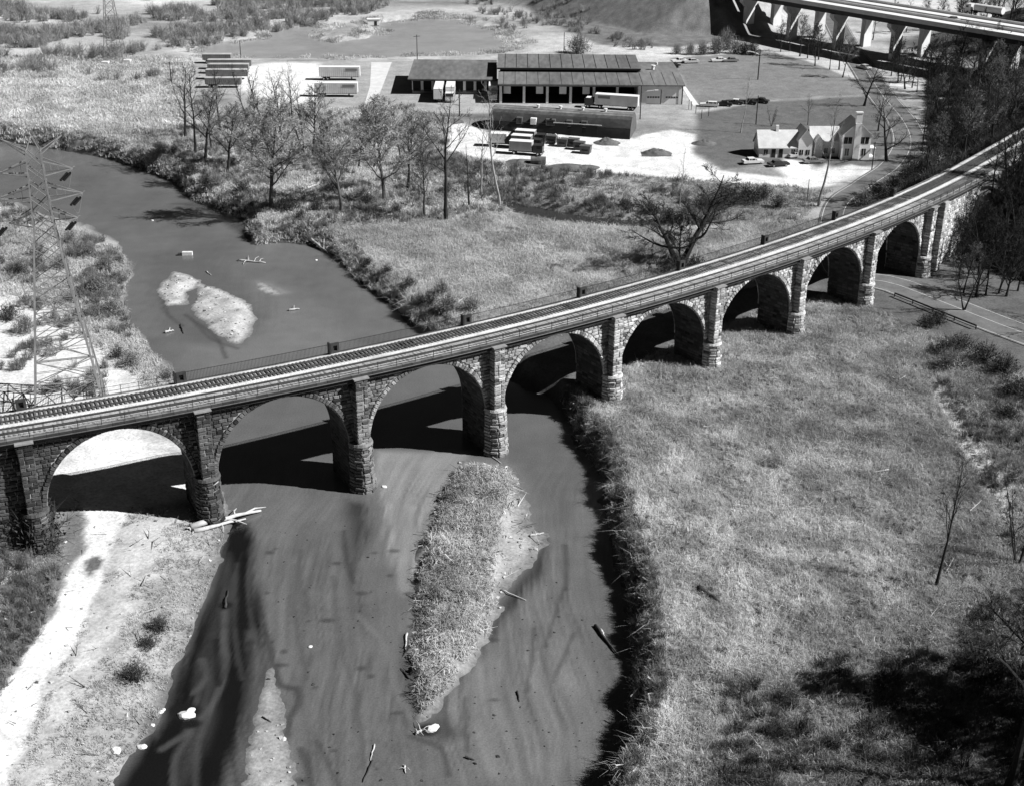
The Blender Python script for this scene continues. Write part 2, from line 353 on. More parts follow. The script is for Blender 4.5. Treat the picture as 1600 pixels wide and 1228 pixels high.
    kk = sstep(9, ROAD_W + .6, dd); hz = hz * (1 - kk) + rz * kk
    # railway embankment and wooded hill on the right
    e = sstep(8.55, 9.35, k)
    lat = np.where(off > 8.6, off - 8.6, np.where(off < -.4, -.4 - off, 0))
    emb = 16.75 - lat / np.where(off > 4, 1.15, 1.35) + .8 * n1 * sstep(0, 6, lat)
    kr = sstep(0, 30, x - 92) * sstep(0, 40, 330 - y) * sstep(8.3, 9.6, k)
    emb = np.maximum(emb * e, 0)
    cap = rz + np.maximum(dd - ROAD_W - 1.2, 0) * .95          # never bury the road
    hz = np.where((k > 8.5) & (emb > 0), np.maximum(hz, np.minimum(emb, cap)), hz)
    hill = 14.0 * sstep(0, 60, x - 118) * sstep(330, 250, y) * sstep(170, 215, y)
    hz = np.where(x > 95, np.maximum(hz, np.minimum(hz + hill, np.maximum(cap, hz))), hz)
    kk = sstep(.3, 3, lat) * (e > .1) * (emb > 3.3) * (dd > 6); alb = alb * (1 - kk) + .05 * kk  # leaf litter, with woodland shade painted into the slope tone
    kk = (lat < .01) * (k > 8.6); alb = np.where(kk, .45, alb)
    # left abutment fill beyond the frame
    el = sstep(-.9, -1.6, k); embl = (16.75 - lat / 1.5) * el; hz = np.where(el > 0, np.maximum(hz, embl), hz)
    # highway embankment
    t = (x - HA[0]) * HD[0] + (y - HA[1]) * HD[1]; o = (x - HA[0]) * HN[0] + (y - HA[1]) * HN[1]
    out = np.maximum(np.maximum(-3 - o, o - 25), 0)
    he = HWZ - .3 - out / 1.9 - np.maximum(t - HW_T0, 0) / 1.7
    he = he + .5 * n1 * sstep(0, 4, out)
    hz = np.where(t < HW_T0 + 40, np.maximum(hz, np.minimum(he, HWZ)), hz)
    hz = hz + 15 * sstep(24, 62, o) * sstep(-12, 35, t) * sstep(400, 200, o)
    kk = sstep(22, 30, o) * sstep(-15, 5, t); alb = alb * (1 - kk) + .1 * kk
    # low hills far away
    hz = hz + 45 * sstep(900, 2600, y) * fbm(x, y, 500, 3)
    return hz, np.clip(alb, .03, .85)
def H(x, y): return float(ground(np.array([x], float), np.array([y], float))[0][0])
def gp(px, py):
    """ground point seen at a pixel"""
    z = 3.5
    for i in range(6):
        p = at(px, py, z); z = H(p.x, p.y)
    return Vector((p.x, p.y, z))
def gps(pxs):
    pxs = np.asarray(pxs, float); z = np.full(len(pxs), 3.5)
    X = pxs[:, 0] - 800; Y = pxs[:, 1] - 614; X, Y = cr * X + sr * Y, -sr * X + cr * Y; f = CAM_F * 1600
    d = np.stack([X, f * math.cos(CAM_P) - Y * math.sin(CAM_P), -f * math.sin(CAM_P) - Y * math.cos(CAM_P)], 1)
    for i in range(6):
        t = (z - CAM_H) / d[:, 2]; x = d[:, 0] * t; y = d[:, 1] * t; z = ground(x, y)[0]
    return np.stack([x, y, z], 1)
def grow(a, b, s0, s1):
    """coordinates from a to b with the step growing from s0 to s1"""
    out = [a]; q = a
    while q < b:
        t = min(max((q - a) / (b - a), 0), 1); q += s0 * (s1 / s0) ** t; out.append(q)
    return out
def grid_mesh(name, X, Y, Z, attrs, mat, keep=None):
    ny, nx = X.shape; V = np.stack([X, Y, Z], -1).reshape(-1, 3)
    I = np.arange(nx * ny).reshape(ny, nx)
    Q = np.stack([I[:-1, :-1], I[:-1, 1:], I[1:, 1:], I[1:, :-1]], -1).reshape(-1, 4)
    if keep is not None:
        kq = keep.ravel()[Q].any(1); Q = Q[kq]
        used = np.unique(Q); re = np.full(len(V), -1); re[used] = np.arange(len(used)); Q = re[Q]; V = V[used]
        attrs = {a: v.ravel()[used] for a, v in attrs.items()}
    me = bpy.data.meshes.new(name); me.vertices.add(len(V)); me.vertices.foreach_set('co', V.ravel().astype('f'))
    me.loops.add(Q.size); me.loops.foreach_set('vertex_index', Q.ravel().astype('i'))
    me.polygons.add(len(Q)); me.polygons.foreach_set('loop_start', np.arange(0, Q.size, 4, dtype='i')); me.polygons.foreach_set('loop_total', np.full(len(Q), 4, 'i'))
    me.update(calc_edges=True)
    for a, v in attrs.items():
        at_ = me.attributes.new(a, 'FLOAT', 'POINT'); at_.data.foreach_set('value', v.ravel().astype('f'))
    me.polygons.foreach_set('use_smooth', np.ones(len(Q), bool)); me.materials.append(mat)
    return link_obj(name, me)
xs = [-v for v in grow(75, 1800, 1.0, 120)][::-1] + list(np.arange(-74.5, 112, .55)) + grow(112.3, 1800, 1.0, 120)
ys = list(np.arange(60, 235, .55)) + grow(235, 600, .6, 2.6) + grow(602, 4200, 3, 250)
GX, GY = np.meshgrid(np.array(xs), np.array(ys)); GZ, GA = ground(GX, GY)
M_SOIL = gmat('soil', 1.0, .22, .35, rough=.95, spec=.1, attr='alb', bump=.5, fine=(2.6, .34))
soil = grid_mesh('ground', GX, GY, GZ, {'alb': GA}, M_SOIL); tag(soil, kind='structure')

# ------------------------------------------------------------------ water: tone = depth of the silt-laden water over its bed
WX, WY = np.meshgrid(np.concatenate([np.arange(-135, -62, .8), np.arange(-62, 30, .3)]), np.concatenate([np.arange(62, 170, .28), np.arange(170, 345, .55)]))
wn = fbm(WX, WY, 14, 3) - .5; wn2 = fbm(WX * 1.6, WY * .35, 5, 3) - .5
kr = sdf(P_RIVER, WX, WY, 6) < 2.5
tone = .115 + .03 * wn + .03 * wn2
def streak(P, v, soft, z=0.0):
    global tone
    d = sdf(P, WX + 1.5 * wn + 1.2 * wn2 + 1.0 * st2 * soft, WY + 2.0 * wn, 20); k = sstep(soft, -soft, d); tone = tone * (1 - k) + v * (1 + near_ * (.5 * st1 + .8 * st2)) * k
# shallows round the bars and isle, silt drawn out along the current
xw = WX + 3.0 * np.sin(WY / 17.0) + 7 * (fbm(WX, WY, 24, 2) - .5); st1 = fbm(xw * 2.4, WY * .22, 3.0, 4) - .5; st2 = fbm(xw * 9.0 + 9, WY * .45, 3.0, 4) - .5
near_ = sstep(172, 150, WY); tone = tone * (1 + near_ * (.22 * st1 + .45 * st2))
for i, P_ in enumerate(P_BARS + [P_ISLE]):
    db = sdf(P_, WX + 2.2 * wn + 1.5 * wn2, WY + 2.2 * wn, 14); k_ = np.exp(-np.maximum(db, 0) / (4.5 if i < 2 else .9)) * (.8 if i != len(P_BARS) else .4) * (.6 + 1.2 * fbm(WX, WY, 4, 2)); k_ = np.clip(k_, 0, 1); tone = tone * (1 - k_) + .19 * k_
S_ = lambda pts: poly(pts)
streak(S_([(356, 800), (385, 812), (408, 840), (400, 900), (412, 960), (430, 1040), (440, 1100), (420, 1180), (400, 1300), (120, 1300), (250, 1130), (300, 1000), (345, 880)]), .007, 1.2)
streak(S_([(345, 900), (365, 860), (375, 900), (362, 990), (350, 1050), (330, 1130), (290, 1228), (250, 1260), (290, 1120), (322, 1010)]), .034, .9)
streak(S_([(398, 985), (425, 1040), (440, 1100), (430, 1180), (400, 1260), (330, 1260), (380, 1130), (405, 1050)]), .09, 1.5)
streak(S_([(853, 835), (862, 860), (850, 900), (815, 935), (780, 985), (745, 1040), (715, 1085), (690, 1120), (680, 1110), (712, 1060), (760, 1000), (785, 940), (830, 885), (846, 860)]), .022, 1.1)
streak(S_([(545, 780), (575, 785), (580, 830), (560, 870), (548, 850)]), .045, 1.4)
streak(S_([(535, 830), (556, 860), (556, 930), (575, 990), (548, 960), (538, 890)]), .07, 1.2)
streak(S_([(590, 705), (730, 708), (690, 765), (665, 830), (655, 900), (630, 930), (610, 860), (600, 790), (588, 765)]), .235, 1.0)
streak(S_([(700, 1080), (760, 1030), (800, 960), (870, 860), (890, 920), (930, 1080), (900, 1228), (720, 1228), (690, 1150)]), .15, 2.5)
streak(S_([(640, 985), (650, 1050), (652, 1120), (640, 1130), (628, 1050), (632, 990)]), .06, 1.0)
streak(S_([(640, 1125), (700, 1120), (720, 1150), (690, 1165), (650, 1160)]), .055, 1.2)
streak(S_([(420, 860), (520, 830), (535, 1000), (640, 1060), (690, 1228), (470, 1228), (445, 1080)]), .115, 3.0)
streak(S_([(230, 400), (330, 380), (420, 480), (430, 540), (330, 560), (260, 530), (215, 470)]), .105, 4.0)
streak(S_([(300, 540), (370, 540), (480, 470), (560, 540), (500, 575), (320, 585)]), .15, 3.5)
streak(S_([(385, 340), (370, 325), (300, 318), (270, 320), (330, 332), (395, 378)]), .06, 1.5)
def sline(pts, width, v, amt=.8):
    """narrow silt line or scour line on the river bed"""
    global tone
    d = line_dist(smooth_path([at(a_, b_, 0) for a_, b_ in pts], 1.0), WX + .4 * wn2 + .5 * st2, WY, 8.0); k = sstep(width * .8, width * .1, d) * amt * .8 * np.clip(.4 + 1.3 * fbm(WX, WY, 3.0, 2), 0, 1); tone = tone * (1 - k) + v * k
for pts, wd_, v_ in (([(537, 829), (539, 862), (546, 895), (554, 910)], .7, .04), ([(607, 771), (635, 812), (637, 837), (632, 862), (631, 920)], 1.0, .21), ([(351, 956), (348, 994), (353, 1032), (346, 1069), (328, 1105), (290, 1145), (252, 1170)], .9, .085),
        ([(336, 1000), (338, 1040), (341, 1069)], .8, .008), ([(315, 1030), (320, 1059), (303, 1082)], .8, .08), ([(298, 1145), (275, 1183), (268, 1240)], .8, .075), ([(330, 1110), (310, 1160), (305, 1240)], .7, .065), ([(372, 880), (366, 940), (368, 1000), (378, 1060)], .7, .05), ([(392, 870), (388, 930), (398, 1000)], .6, .06),
        ([(400, 941), (420, 1004), (438, 1069), (462, 1075), (466, 1100), (453, 1120), (448, 1160)], .9, .03), ([(471, 1170), (483, 1203), (488, 1250)], .9, .03), ([(496, 1158), (511, 1183), (534, 1240)], .7, .05), ([(726, 1090), (729, 1130), (731, 1173)], .6, .06), ([(881, 918), (866, 963), (850, 1010)], .5, .06), ([(833, 981), (830, 1037), (822, 1080)], .6, .06),
        ([(898, 989), (886, 1014), (863, 1064)], .6, .07), ([(919, 1034), (926, 1062), (930, 1090)], .6, .16), ([(883, 852), (886, 880), (886, 920)], .9, .05), ([(290, 492), (336, 527), (353, 560)], .9, .05), ([(700, 1110), (720, 1090), (745, 1050)], .5, .16), ([(640, 1150), (690, 1170), (700, 1210)], .8, .05),
        ([(560, 960), (600, 1010), (620, 1080), (640, 1120)], .7, .15), ([(470, 860), (462, 960), (478, 1060)], .6, .08), ([(520, 900), (530, 1000), (560, 1100), (570, 1200)], .6, .085), ([(250, 455), (262, 490), (285, 510)], .9, .05), ([(300, 500), (330, 530), (372, 545)], .8, .055)): sline(pts, wd_, v_)
for q in range(34):      # small hollows and sunken litter
    c_ = at(RNG.uniform(410, 640) if q < 30 else RNG.uniform(690, 940), RNG.uniform(850, 1228), 0); r_ = RNG.uniform(.25, .8); k_ = sstep(r_, r_ * .3, np.hypot((WX - c_.x) * RNG.uniform(.5, 1.2) + .4 * wn2, WY - c_.y)) * .6; tone = tone * (1 - k_) + .035 * k_
for px_, py_, q in ((290, 1112, 2.2), (282, 1108, 1.6), (352, 945, 1.2), (668, 1140, 1.6), (835, 833, 1.0), (300, 1130, 1.3)):
    c_ = at(px_, py_, 0); k_ = sstep(q, q * .4, np.hypot(WX - c_.x, (WY - c_.y) * 1.2)); tone = tone * (1 - k_) + .012 * k_
def water_mat(name, attr, v=1.0, bump=.35, rough=.15):
    m = gmat(name, v, .1, .25, rough=rough, spec=.35, attr=attr, fine=(5.0, .22))
    t = m.node_tree; N = t.nodes; L = t.links; b = N['Principled BSDF']
    n = N.new('ShaderNodeTexNoise'); n.inputs['Scale'].default_value = 3.5; n.inputs['Detail'].default_value = 4
    bp_ = N.new('ShaderNodeBump'); bp_.inputs['Strength'].default_value = bump; bp_.inputs['Distance'].default_value = .08
    tc = N.new('ShaderNodeTexCoord'); L.new(tc.outputs['Object'], n.inputs['Vector']); L.new(n.outputs[0], bp_.inputs['Height']); L.new(bp_.outputs[0], b.inputs['Normal'])
    return m
M_WATER = water_mat('river_water', 'tone')
river = grid_mesh('river', WX, WY, np.zeros_like(WX), {'tone': np.clip(tone * np.interp(WY, [90, 165, 200], [.98, .98, 1.1]), .008, .4)}, M_WATER, kr); tag(river, kind='structure')
for nm, P, z, v in (('stream', P_STREAM, 1.75, .04), ('pond', P_POND, 3.42, .34)):
    a, b = P.min(0) - 6, P.max(0) + 6; st = .8 if nm == 'stream' else 2.0
    X_, Y_ = np.meshgrid(np.arange(a[0], b[0], st), np.arange(a[1], b[1], st)); kp = sdf(P, X_, Y_, 12) < (1.5 if nm == 'stream' else 9)
    o = grid_mesh(nm, X_, Y_, np.full_like(X_, z), {'tone': v * (1 + .4 * (fbm(X_, Y_, 12, 3) - .5))}, M_WATER, kp); tag(o, kind='structure')
# ------------------------------------------------------------------ the stone viaduct
ZC = 16.42          # underside of the parapet coping
ZD = 17.0           # ballast surface
ZSP = 6.7           # springing of the arches
RA = 8.85           # arch radius
WN, WF = .95, 7.35  # near and far wall faces (metres behind the parapet line)
K0, K1 = -1.6, 9.25
M_STONE = gmat('rock_faced_stone', 1.0, .30, 1.3, rough=.92, spec=.15, attr='tone', bump=.7, fine=(6.0, .28))
M_MORTAR = gmat('lime_mortar', .42, .35, .5, rough=.95, spec=.1)
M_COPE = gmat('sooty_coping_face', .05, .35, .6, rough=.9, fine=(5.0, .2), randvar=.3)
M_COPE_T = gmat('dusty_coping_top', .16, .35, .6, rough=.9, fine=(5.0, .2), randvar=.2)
M_COPE_D = gmat('stained_shaded_stone', .045, .4, .5, rough=.9)  # stained parapet band; for the vaults, arch shade painted in
M_PLATE = gmat('pale_cap_stone', .26, .25, 2.0)
M_IRON = gmat('dark_iron', .03, .3, 3.0, rough=.6)
M_PIPE = gmat('galvanised_pipe', .10, .3, 2.0, rough=.5)
via = thing('stone_viaduct', tuple(bp(4, 4, 0)), 0, 'long curved multi-arch stone railway viaduct crossing the river', 'viaduct')
VO = np.array(via.location)
def soiling(k):
    """weathering: the left-bank piers are soot-black with pale joints, the others washed pale"""
    k = np.asarray(k, float)
    return np.interp(k, [-2, .6, 1.4, 2.0, 2.6, 3.3, 9], [.075, .075, .11, .19, .32, .45, .47])
def vmesh(name, V, F, mat, tone=None, smooth=False):
    me = bpy.data.meshes.new(name); me.from_pydata((np.asarray(V) - VO).tolist(), [], F); me.update(); me.materials.append(mat)
    if tone is not None:
        a = me.attributes.new('tone', 'FLOAT', 'POINT'); a.data.foreach_set('value', np.asarray(tone, 'f'))
    if smooth: me.polygons.foreach_set('use_smooth', np.ones(len(me.polygons), bool))
    return me
def kbox(m, k0, k1, o0, o1, z0, z1, n=1):
    kk = np.linspace(k0, k1, n + 1)
    for a, b in zip(kk[:-1], kk[1:]):
        W = np.concatenate([bp([a, b, b, a], [o0, o0, o1, o1], [z] * 4) for z in (z0, z1)]) - VO
        m.add(W, [(3, 2, 1, 0), (4, 5, 6, 7), (0, 1, 5, 4), (1, 2, 6, 5), (2, 3, 7, 6), (3, 0, 4, 7)])
    return m
# --- core masonry (mortar) : near face, far face, vaults, pier blocks
V = []; F = []
def vadd(pts, quads):
    n = len(V); V.extend(pts); F.extend([[n + i for i in q] for q in quads])
def strip(A, B):
    n = len(A); vadd(list(A) + list(B), [(i, i + 1, n + i + 1, n + i) for i in range(n - 1)])
HALF = RA / BS; VS = []
th = np.linspace(math.pi, 0, 41)
for a in range(8):
    km = a + .5
    ks = np.concatenate([[km - HALF] , km + np.cos(th) * HALF, [km + HALF]]); zs = np.concatenate([[-1.5], ZSP + np.sin(th) * RA, [-1.5]])
    for o in (WN + .1, WF - .1):
        strip(bp(ks, o, zs), bp(ks, o, np.full(len(ks), ZC)))
    VS.append((bp(ks, WN + .1, zs), bp(ks, WF - .1, zs)))
for p in range(9):
    a, b = p - .5 + HALF, p + .5 - HALF
    if p == 0: a = K0
    if p == 8: b = K1
    kk = np.linspace(a, b, max(2, int((b - a) * 12) + 2))
    for o in (WN + .1, WF - .1): strip(bp(kk, o, np.full(len(kk), -1.5)), bp(kk, o, np.full(len(kk), ZC)))
kk = np.linspace(K0, K1, 240)
core = link_obj('masonry_core', vmesh('masonry_core', V, F, M_MORTAR), via)
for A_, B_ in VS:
    n = len(A_); link_obj('vault_core', vmesh('vault_core', list(A_) + list(B_), [(i, i + 1, n + i + 1, n + i) for i in range(n - 1)], M_COPE_D), via)  # vault backing near-black, shade inside the arches put into its colour
# --- stones
def unit_stones(n, seed):
    """rock-faced blocks: unit box, front (y=0) rough, back at y=1"""
    g = random.Random(seed); out = []
    for i in range(n):
        j = lambda s: g.uniform(-s, s)
        e = .045; ev = .075
        P = [(e + j(.02), .55, ev + j(.03)), (1 - e + j(.02), .55, ev + j(.03)), (1 - e + j(.02), .55, 1 - ev + j(.03)), (e + j(.02), .55, 1 - ev + j(.03))]
        P2 = [(.14 + j(.06), .12 + j(.12), .2 + j(.08)), (.86 + j(.06), .12 + j(.12), .2 + j(.08)), (.84 + j(.06), .12 + j(.12), .8 + j(.08)), (.16 + j(.06), .12 + j(.12), .8 + j(.08))]
        B = [(P[q][0], 1.0, P[q][2]) for q in range(4)]
        out.append(np.array(P + P2 + B))
    return out
UST = unit_stones(10, 5)
USF = [(4, 5, 6, 7), (0, 1, 5, 4), (1, 2, 6, 5), (2, 3, 7, 6), (3, 0, 4, 7), (8, 9, 1, 0), (9, 10, 2, 1), (10, 11, 3, 2), (11, 8, 0, 3)]
stones = []      # (12x3 world points, tone, rank)
g = random.Random(21)
def put(fn, tone):
    """fn maps the unit block's (u, d, v) arrays to viaduct points"""
    U = UST[g.randrange(len(UST))]; W = fn(U[:, 0], U[:, 1], U[:, 2])
    c_ = W.mean(0); kq, oq = to_ko(c_[0], c_[1]); sq = float(kq) * BS
    st = .55 + .9 * float(fbm(np.array([sq * 2.2]), np.array([c_[2] * .22]), 1.6, 3)[0]) ** 1.0                      # run-down streaks
    st *= 1 - (.55 if kq < 3 else .22) * min(max((c_[2] - 13.8) / 2.2, 0), 1)                                        # sooty below the coping
    stones.append([W, tone * st * g.uniform(.55, 1.4) * (1.0 if g.random() > .09 else .4), 0])
def wall_stone(k0, k1, z0, z1, o_face, depth=.22, sgn=1):
    pr = g.uniform(-.05, .05)
    put(lambda u, d, v: bp(k0 + (k1 - k0) * u, o_face + sgn * (pr + (d - .55) * depth), z0 + (z1 - z0) * v), float(soiling((k0 + k1) / 2)))
def course_heights(z0, z1, h):
    n = max(1, round((z1 - z0) / h)); w_ = [g.uniform(.8, 1.2) for i in range(n)]; t = sum(w_); out = [z0]
    for q in w_: out.append(out[-1] + q * (z1 - z0) / t)
    return out
zc = course_heights(-.6, ZC - .02, .5)
RING = .78
for face, sgn in ((WN, 1), (WF, -1)):
    for z0, z1 in zip(zc[:-1], zc[1:]):
        # free stretches of this course
        segs = []
        edges = [K0]
        for a in range(8):
            km = a + .5
            if z1 <= ZSP + .1: e = RA - .02
            else:
                zz = max(z0, ZSP) - ZSP; rr = RA + RING - .12
                e = math.sqrt(max(rr * rr - zz * zz, 0)) if zz < rr else 0
            if e > 0: segs.append((edges[-1], km - e / BS)); edges.append(km + e / BS)
        segs.append((edges[-1], K1))
        for a, b in segs:
            if b - a < .004: continue
            L_ = (b - a) * BS; n = max(1, round(L_ / g.uniform(.75, 1.0) / (1.6 if sgn < 0 else 1)))
            w_ = [g.uniform(.6, 1.5) for i in range(n)]; t = sum(w_); q = a
            for u in w_:
                q2 = q + u / t * (b - a)
                mk = (q + q2) / 2
                if sgn < 0 and z1 < 3 : q = q2; continue
                if not (sgn > 0 and abs(mk - round(mk)) * BS < .62 and -0.2 < mk < 8.6): wall_stone(q, q2, z0, z1, face, sgn=sgn)
                q = q2
# voussoirs
for a in range(8):
    km = a + .5; n = 54
    for sgn, face in ((1, WN), (-1, WF)):
        for i in range(n):
            t0 = math.pi - math.pi * i / n; t1 = math.pi - math.pi * (i + 1) / n; pr = -.13 + g.uniform(-.03, .03); rr = RING * g.uniform(.88, 1.08)
            put(lambda u, d, v: bp(km + np.cos(t0 + (t1 - t0) * u) * (RA + rr * v) / BS, face + sgn * (pr + (d - .55) * .3), ZSP + np.sin(t0 + (t1 - t0) * u) * (RA + rr * v)),
                float(soiling(km)) * 1.05)
# barrel soffits and pier sides, coursed; soot and arch shade painted into their tones
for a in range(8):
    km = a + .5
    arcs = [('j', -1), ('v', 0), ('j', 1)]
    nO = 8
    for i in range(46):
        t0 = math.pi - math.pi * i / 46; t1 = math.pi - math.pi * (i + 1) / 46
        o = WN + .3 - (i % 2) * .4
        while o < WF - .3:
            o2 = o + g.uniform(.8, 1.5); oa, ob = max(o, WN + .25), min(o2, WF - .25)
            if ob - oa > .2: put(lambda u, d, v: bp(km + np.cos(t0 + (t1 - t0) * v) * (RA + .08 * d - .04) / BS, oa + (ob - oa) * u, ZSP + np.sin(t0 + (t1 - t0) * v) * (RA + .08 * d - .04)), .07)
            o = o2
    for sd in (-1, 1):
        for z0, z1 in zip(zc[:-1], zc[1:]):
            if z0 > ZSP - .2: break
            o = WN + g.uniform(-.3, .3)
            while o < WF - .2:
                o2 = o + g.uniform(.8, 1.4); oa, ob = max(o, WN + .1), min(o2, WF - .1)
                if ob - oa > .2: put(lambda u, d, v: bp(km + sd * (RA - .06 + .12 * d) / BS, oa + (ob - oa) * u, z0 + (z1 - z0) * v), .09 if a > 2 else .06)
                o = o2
# pilasters and rounded cutwaters in front of each pier
def halfround(kp, z0, z1, w, pr, n, tone):
    """one course of a half-round pier nose: w half width, pr projection"""
    cuts = np.linspace(math.pi, 0, n + 1) + np.array([0] + [g.uniform(-.12, .12) for i in range(n - 1)] + [0])
    for i in range(n):
        t0, t1 = cuts[i], cuts[i + 1]; q = g.uniform(-.1, .1)
        put(lambda u, d, v: bp(kp + np.cos(t0 + (t1 - t0) * u) * (w + q - d * .22) / BS, WN + .02 - np.sin(t0 + (t1 - t0) * u) * (pr + q - d * .22), z0 + (z1 - z0) * v), tone)
def square_course(kp, z0, z1, w, pr, flip, tone):
    a_ = [(-w, 0), (-w, pr), ((-.25 if flip else .3) * w, pr), (w, pr), (w, 0)]
    for i in range(4):
        (x0_, y0_), (x1_, y1_) = a_[i], a_[i + 1]; L_ = math.hypot(x1_ - x0_, y1_ - y0_); nx_, ny_ = (y1_ - y0_) / L_, -(x1_ - x0_) / L_; q = g.uniform(-.05, .05)
        put(lambda u, d, v: bp(kp + (x0_ + (x1_ - x0_) * u + nx_ * (d * .2 + q)) / BS, WN + .02 - (y0_ + (y1_ - y0_) * u + ny_ * (d * .2 + q)), z0 + (z1 - z0) * v), tone)
NOSE = []
for p in range(9):
    tone = float(soiling(p))
    for z0, z1 in zip(zc[:-1], zc[1:]):
        zm = (z0 + z1) / 2
        if zm < 7.0:
            b = (7.0 - zm) / 7.0; halfround(p, z0, z1, 1.62 + .3 * b, 1.85 + .5 * b, 5, tone)
        else: square_course(p, z0, z1, .9, 1.5, g.random() < .5, tone)
    if p == 8:
        for z0, z1 in zip(zc[:-1], zc[1:]):
            if z0 > 3: square_course(8.24, z0, z1, .9, 1.4, g.random() < .5, tone)
    t = np.linspace(math.pi, 0, 9)
    ring = [bp(p + np.cos(t) * 1.5 / BS, WN + .05 - np.sin(t) * 1.72, np.full(9, q)) - VO for q in (-1.5, 6.9)]
    MB().add(np.concatenate(ring), [(i, i + 1, 10 + i, 9 + i) for i in range(8)] + [list(range(9, 18))]).obj('cutwater_core', M_MORTAR, via)
    pk = (p, 8.24) if p == 8 else (p,)
    for q in pk: kbox(MB(), q - .74 / BS, q + .74 / BS, -.38, WN + .05, 6.9, ZC - .01).obj('pilaster_core', M_MORTAR, via)
# the 300 stones that show largest are parts, the rest one part
for s_ in stones:
    c = s_[0].mean(0); X_, Y_, d = project(c[None]); e = s_[0][4:8]; xs_, ys_, _ = project(e)
    ar = .5 * abs(np.dot(xs_, np.roll(ys_, 1)) - np.dot(ys_, np.roll(xs_, 1)))
    nrm = np.cross(e[1] - e[0], e[2] - e[0]); vis = np.dot(nrm, np.array([0, 0, CAM_H]) - c) > 0
    kq, oq = to_ko(c[0], c[1])
    s_[2] = ar if (20 < X_[0] < 1580 and 0 < Y_[0] < 1228 and oq < WN + .3 and c[2] > .3) else 0
stones.sort(key=lambda q: -q[2])
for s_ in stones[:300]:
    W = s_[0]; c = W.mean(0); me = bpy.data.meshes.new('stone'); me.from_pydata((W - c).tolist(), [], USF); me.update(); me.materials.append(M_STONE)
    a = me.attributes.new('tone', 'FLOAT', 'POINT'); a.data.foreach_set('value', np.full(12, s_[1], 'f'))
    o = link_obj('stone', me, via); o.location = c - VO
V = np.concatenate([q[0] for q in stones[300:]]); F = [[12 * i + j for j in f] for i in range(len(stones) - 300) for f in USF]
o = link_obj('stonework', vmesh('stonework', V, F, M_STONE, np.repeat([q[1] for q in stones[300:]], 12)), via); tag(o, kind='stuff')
# ledge stones on the cutwaters, caps on the pilasters
for p in range(9):
    t = np.linspace(math.pi, 0, 11); m = MB()
    top = [tuple(v) for v in bp(p + np.cos(t) * 1.62 / BS, WN + .05 - np.sin(t) * 1.85, np.full(11, 7.18)) - VO] ; bot = [tuple(v) for v in bp(p + np.cos(t) * 1.74 / BS, WN + .05 - np.sin(t) * 1.98, np.full(11, 6.86)) - VO]
    m.add(bot + top, [list(range(11, 22))] + [(i, i + 1, 12 + i, 11 + i) for i in range(10)])
    me = m.mesh('cutwater_ledge', M_STONE); a = me.attributes.new('tone', 'FLOAT', 'POINT'); a.data.foreach_set('value', np.full(22, float(soiling(p)) * 1.15, 'f')); link_obj('cutwater_ledge', me, via)
    m = MB(); q = 1.05 / BS
    m.add(np.concatenate([bp([p - q, p + q, p + q, p - q], [-.68, -.68, .32, .32], [z] * 4) for z in (ZC - .02, ZC + .16)]) - VO, [(0, 1, 5, 4), (1, 2, 6, 5), (2, 3, 7, 6), (3, 0, 4, 7), (4, 5, 6, 7), (3, 2, 1, 0)])
    m.obj('pilaster_cap', M_PLATE, via)
# dark parapet band and coping stones
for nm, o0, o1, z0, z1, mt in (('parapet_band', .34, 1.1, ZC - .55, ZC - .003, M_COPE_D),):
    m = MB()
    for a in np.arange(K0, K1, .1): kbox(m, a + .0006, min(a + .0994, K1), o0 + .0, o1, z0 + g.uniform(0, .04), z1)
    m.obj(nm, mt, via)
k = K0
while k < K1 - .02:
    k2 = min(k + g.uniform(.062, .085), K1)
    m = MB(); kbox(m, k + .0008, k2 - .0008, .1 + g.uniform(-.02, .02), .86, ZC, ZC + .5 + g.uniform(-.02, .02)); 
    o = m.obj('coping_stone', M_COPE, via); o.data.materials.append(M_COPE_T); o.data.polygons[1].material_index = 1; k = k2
k = K0
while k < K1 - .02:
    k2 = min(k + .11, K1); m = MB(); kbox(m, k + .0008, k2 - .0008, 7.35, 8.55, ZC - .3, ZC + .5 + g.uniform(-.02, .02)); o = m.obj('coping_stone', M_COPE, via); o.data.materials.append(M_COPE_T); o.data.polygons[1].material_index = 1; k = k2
# water pipe under the coping
m = MB()
kk = np.linspace(K0, K1, 130); m.tube([tuple(v) for v in bp(kk, .02, np.full(130, ZC + .1)) - VO], .07, 6); m.obj('drain_pipe', M_PIPE, via)
# near railing
ra = MB(); zt = ZC + .5
kk = np.linspace(-1.5, 9.0, 120)
for hgt, r_ in ((1.02, .035), (.5, .03)): ra.tube([tuple(v) for v in bp(kk, .28, np.full(120, zt + hgt)) - VO], r_, 4)
ral = ra.obj('railing', M_IRON, via)
for k in np.arange(-1.4, 9.0, 2.72 / BS):
    m = MB(); q = bp(k, .28, zt) - VO; m.tube([tuple(q), tuple(q + [0, 0, 1.12])], .045, 5); m.obj('railing_post', M_IRON, ral)
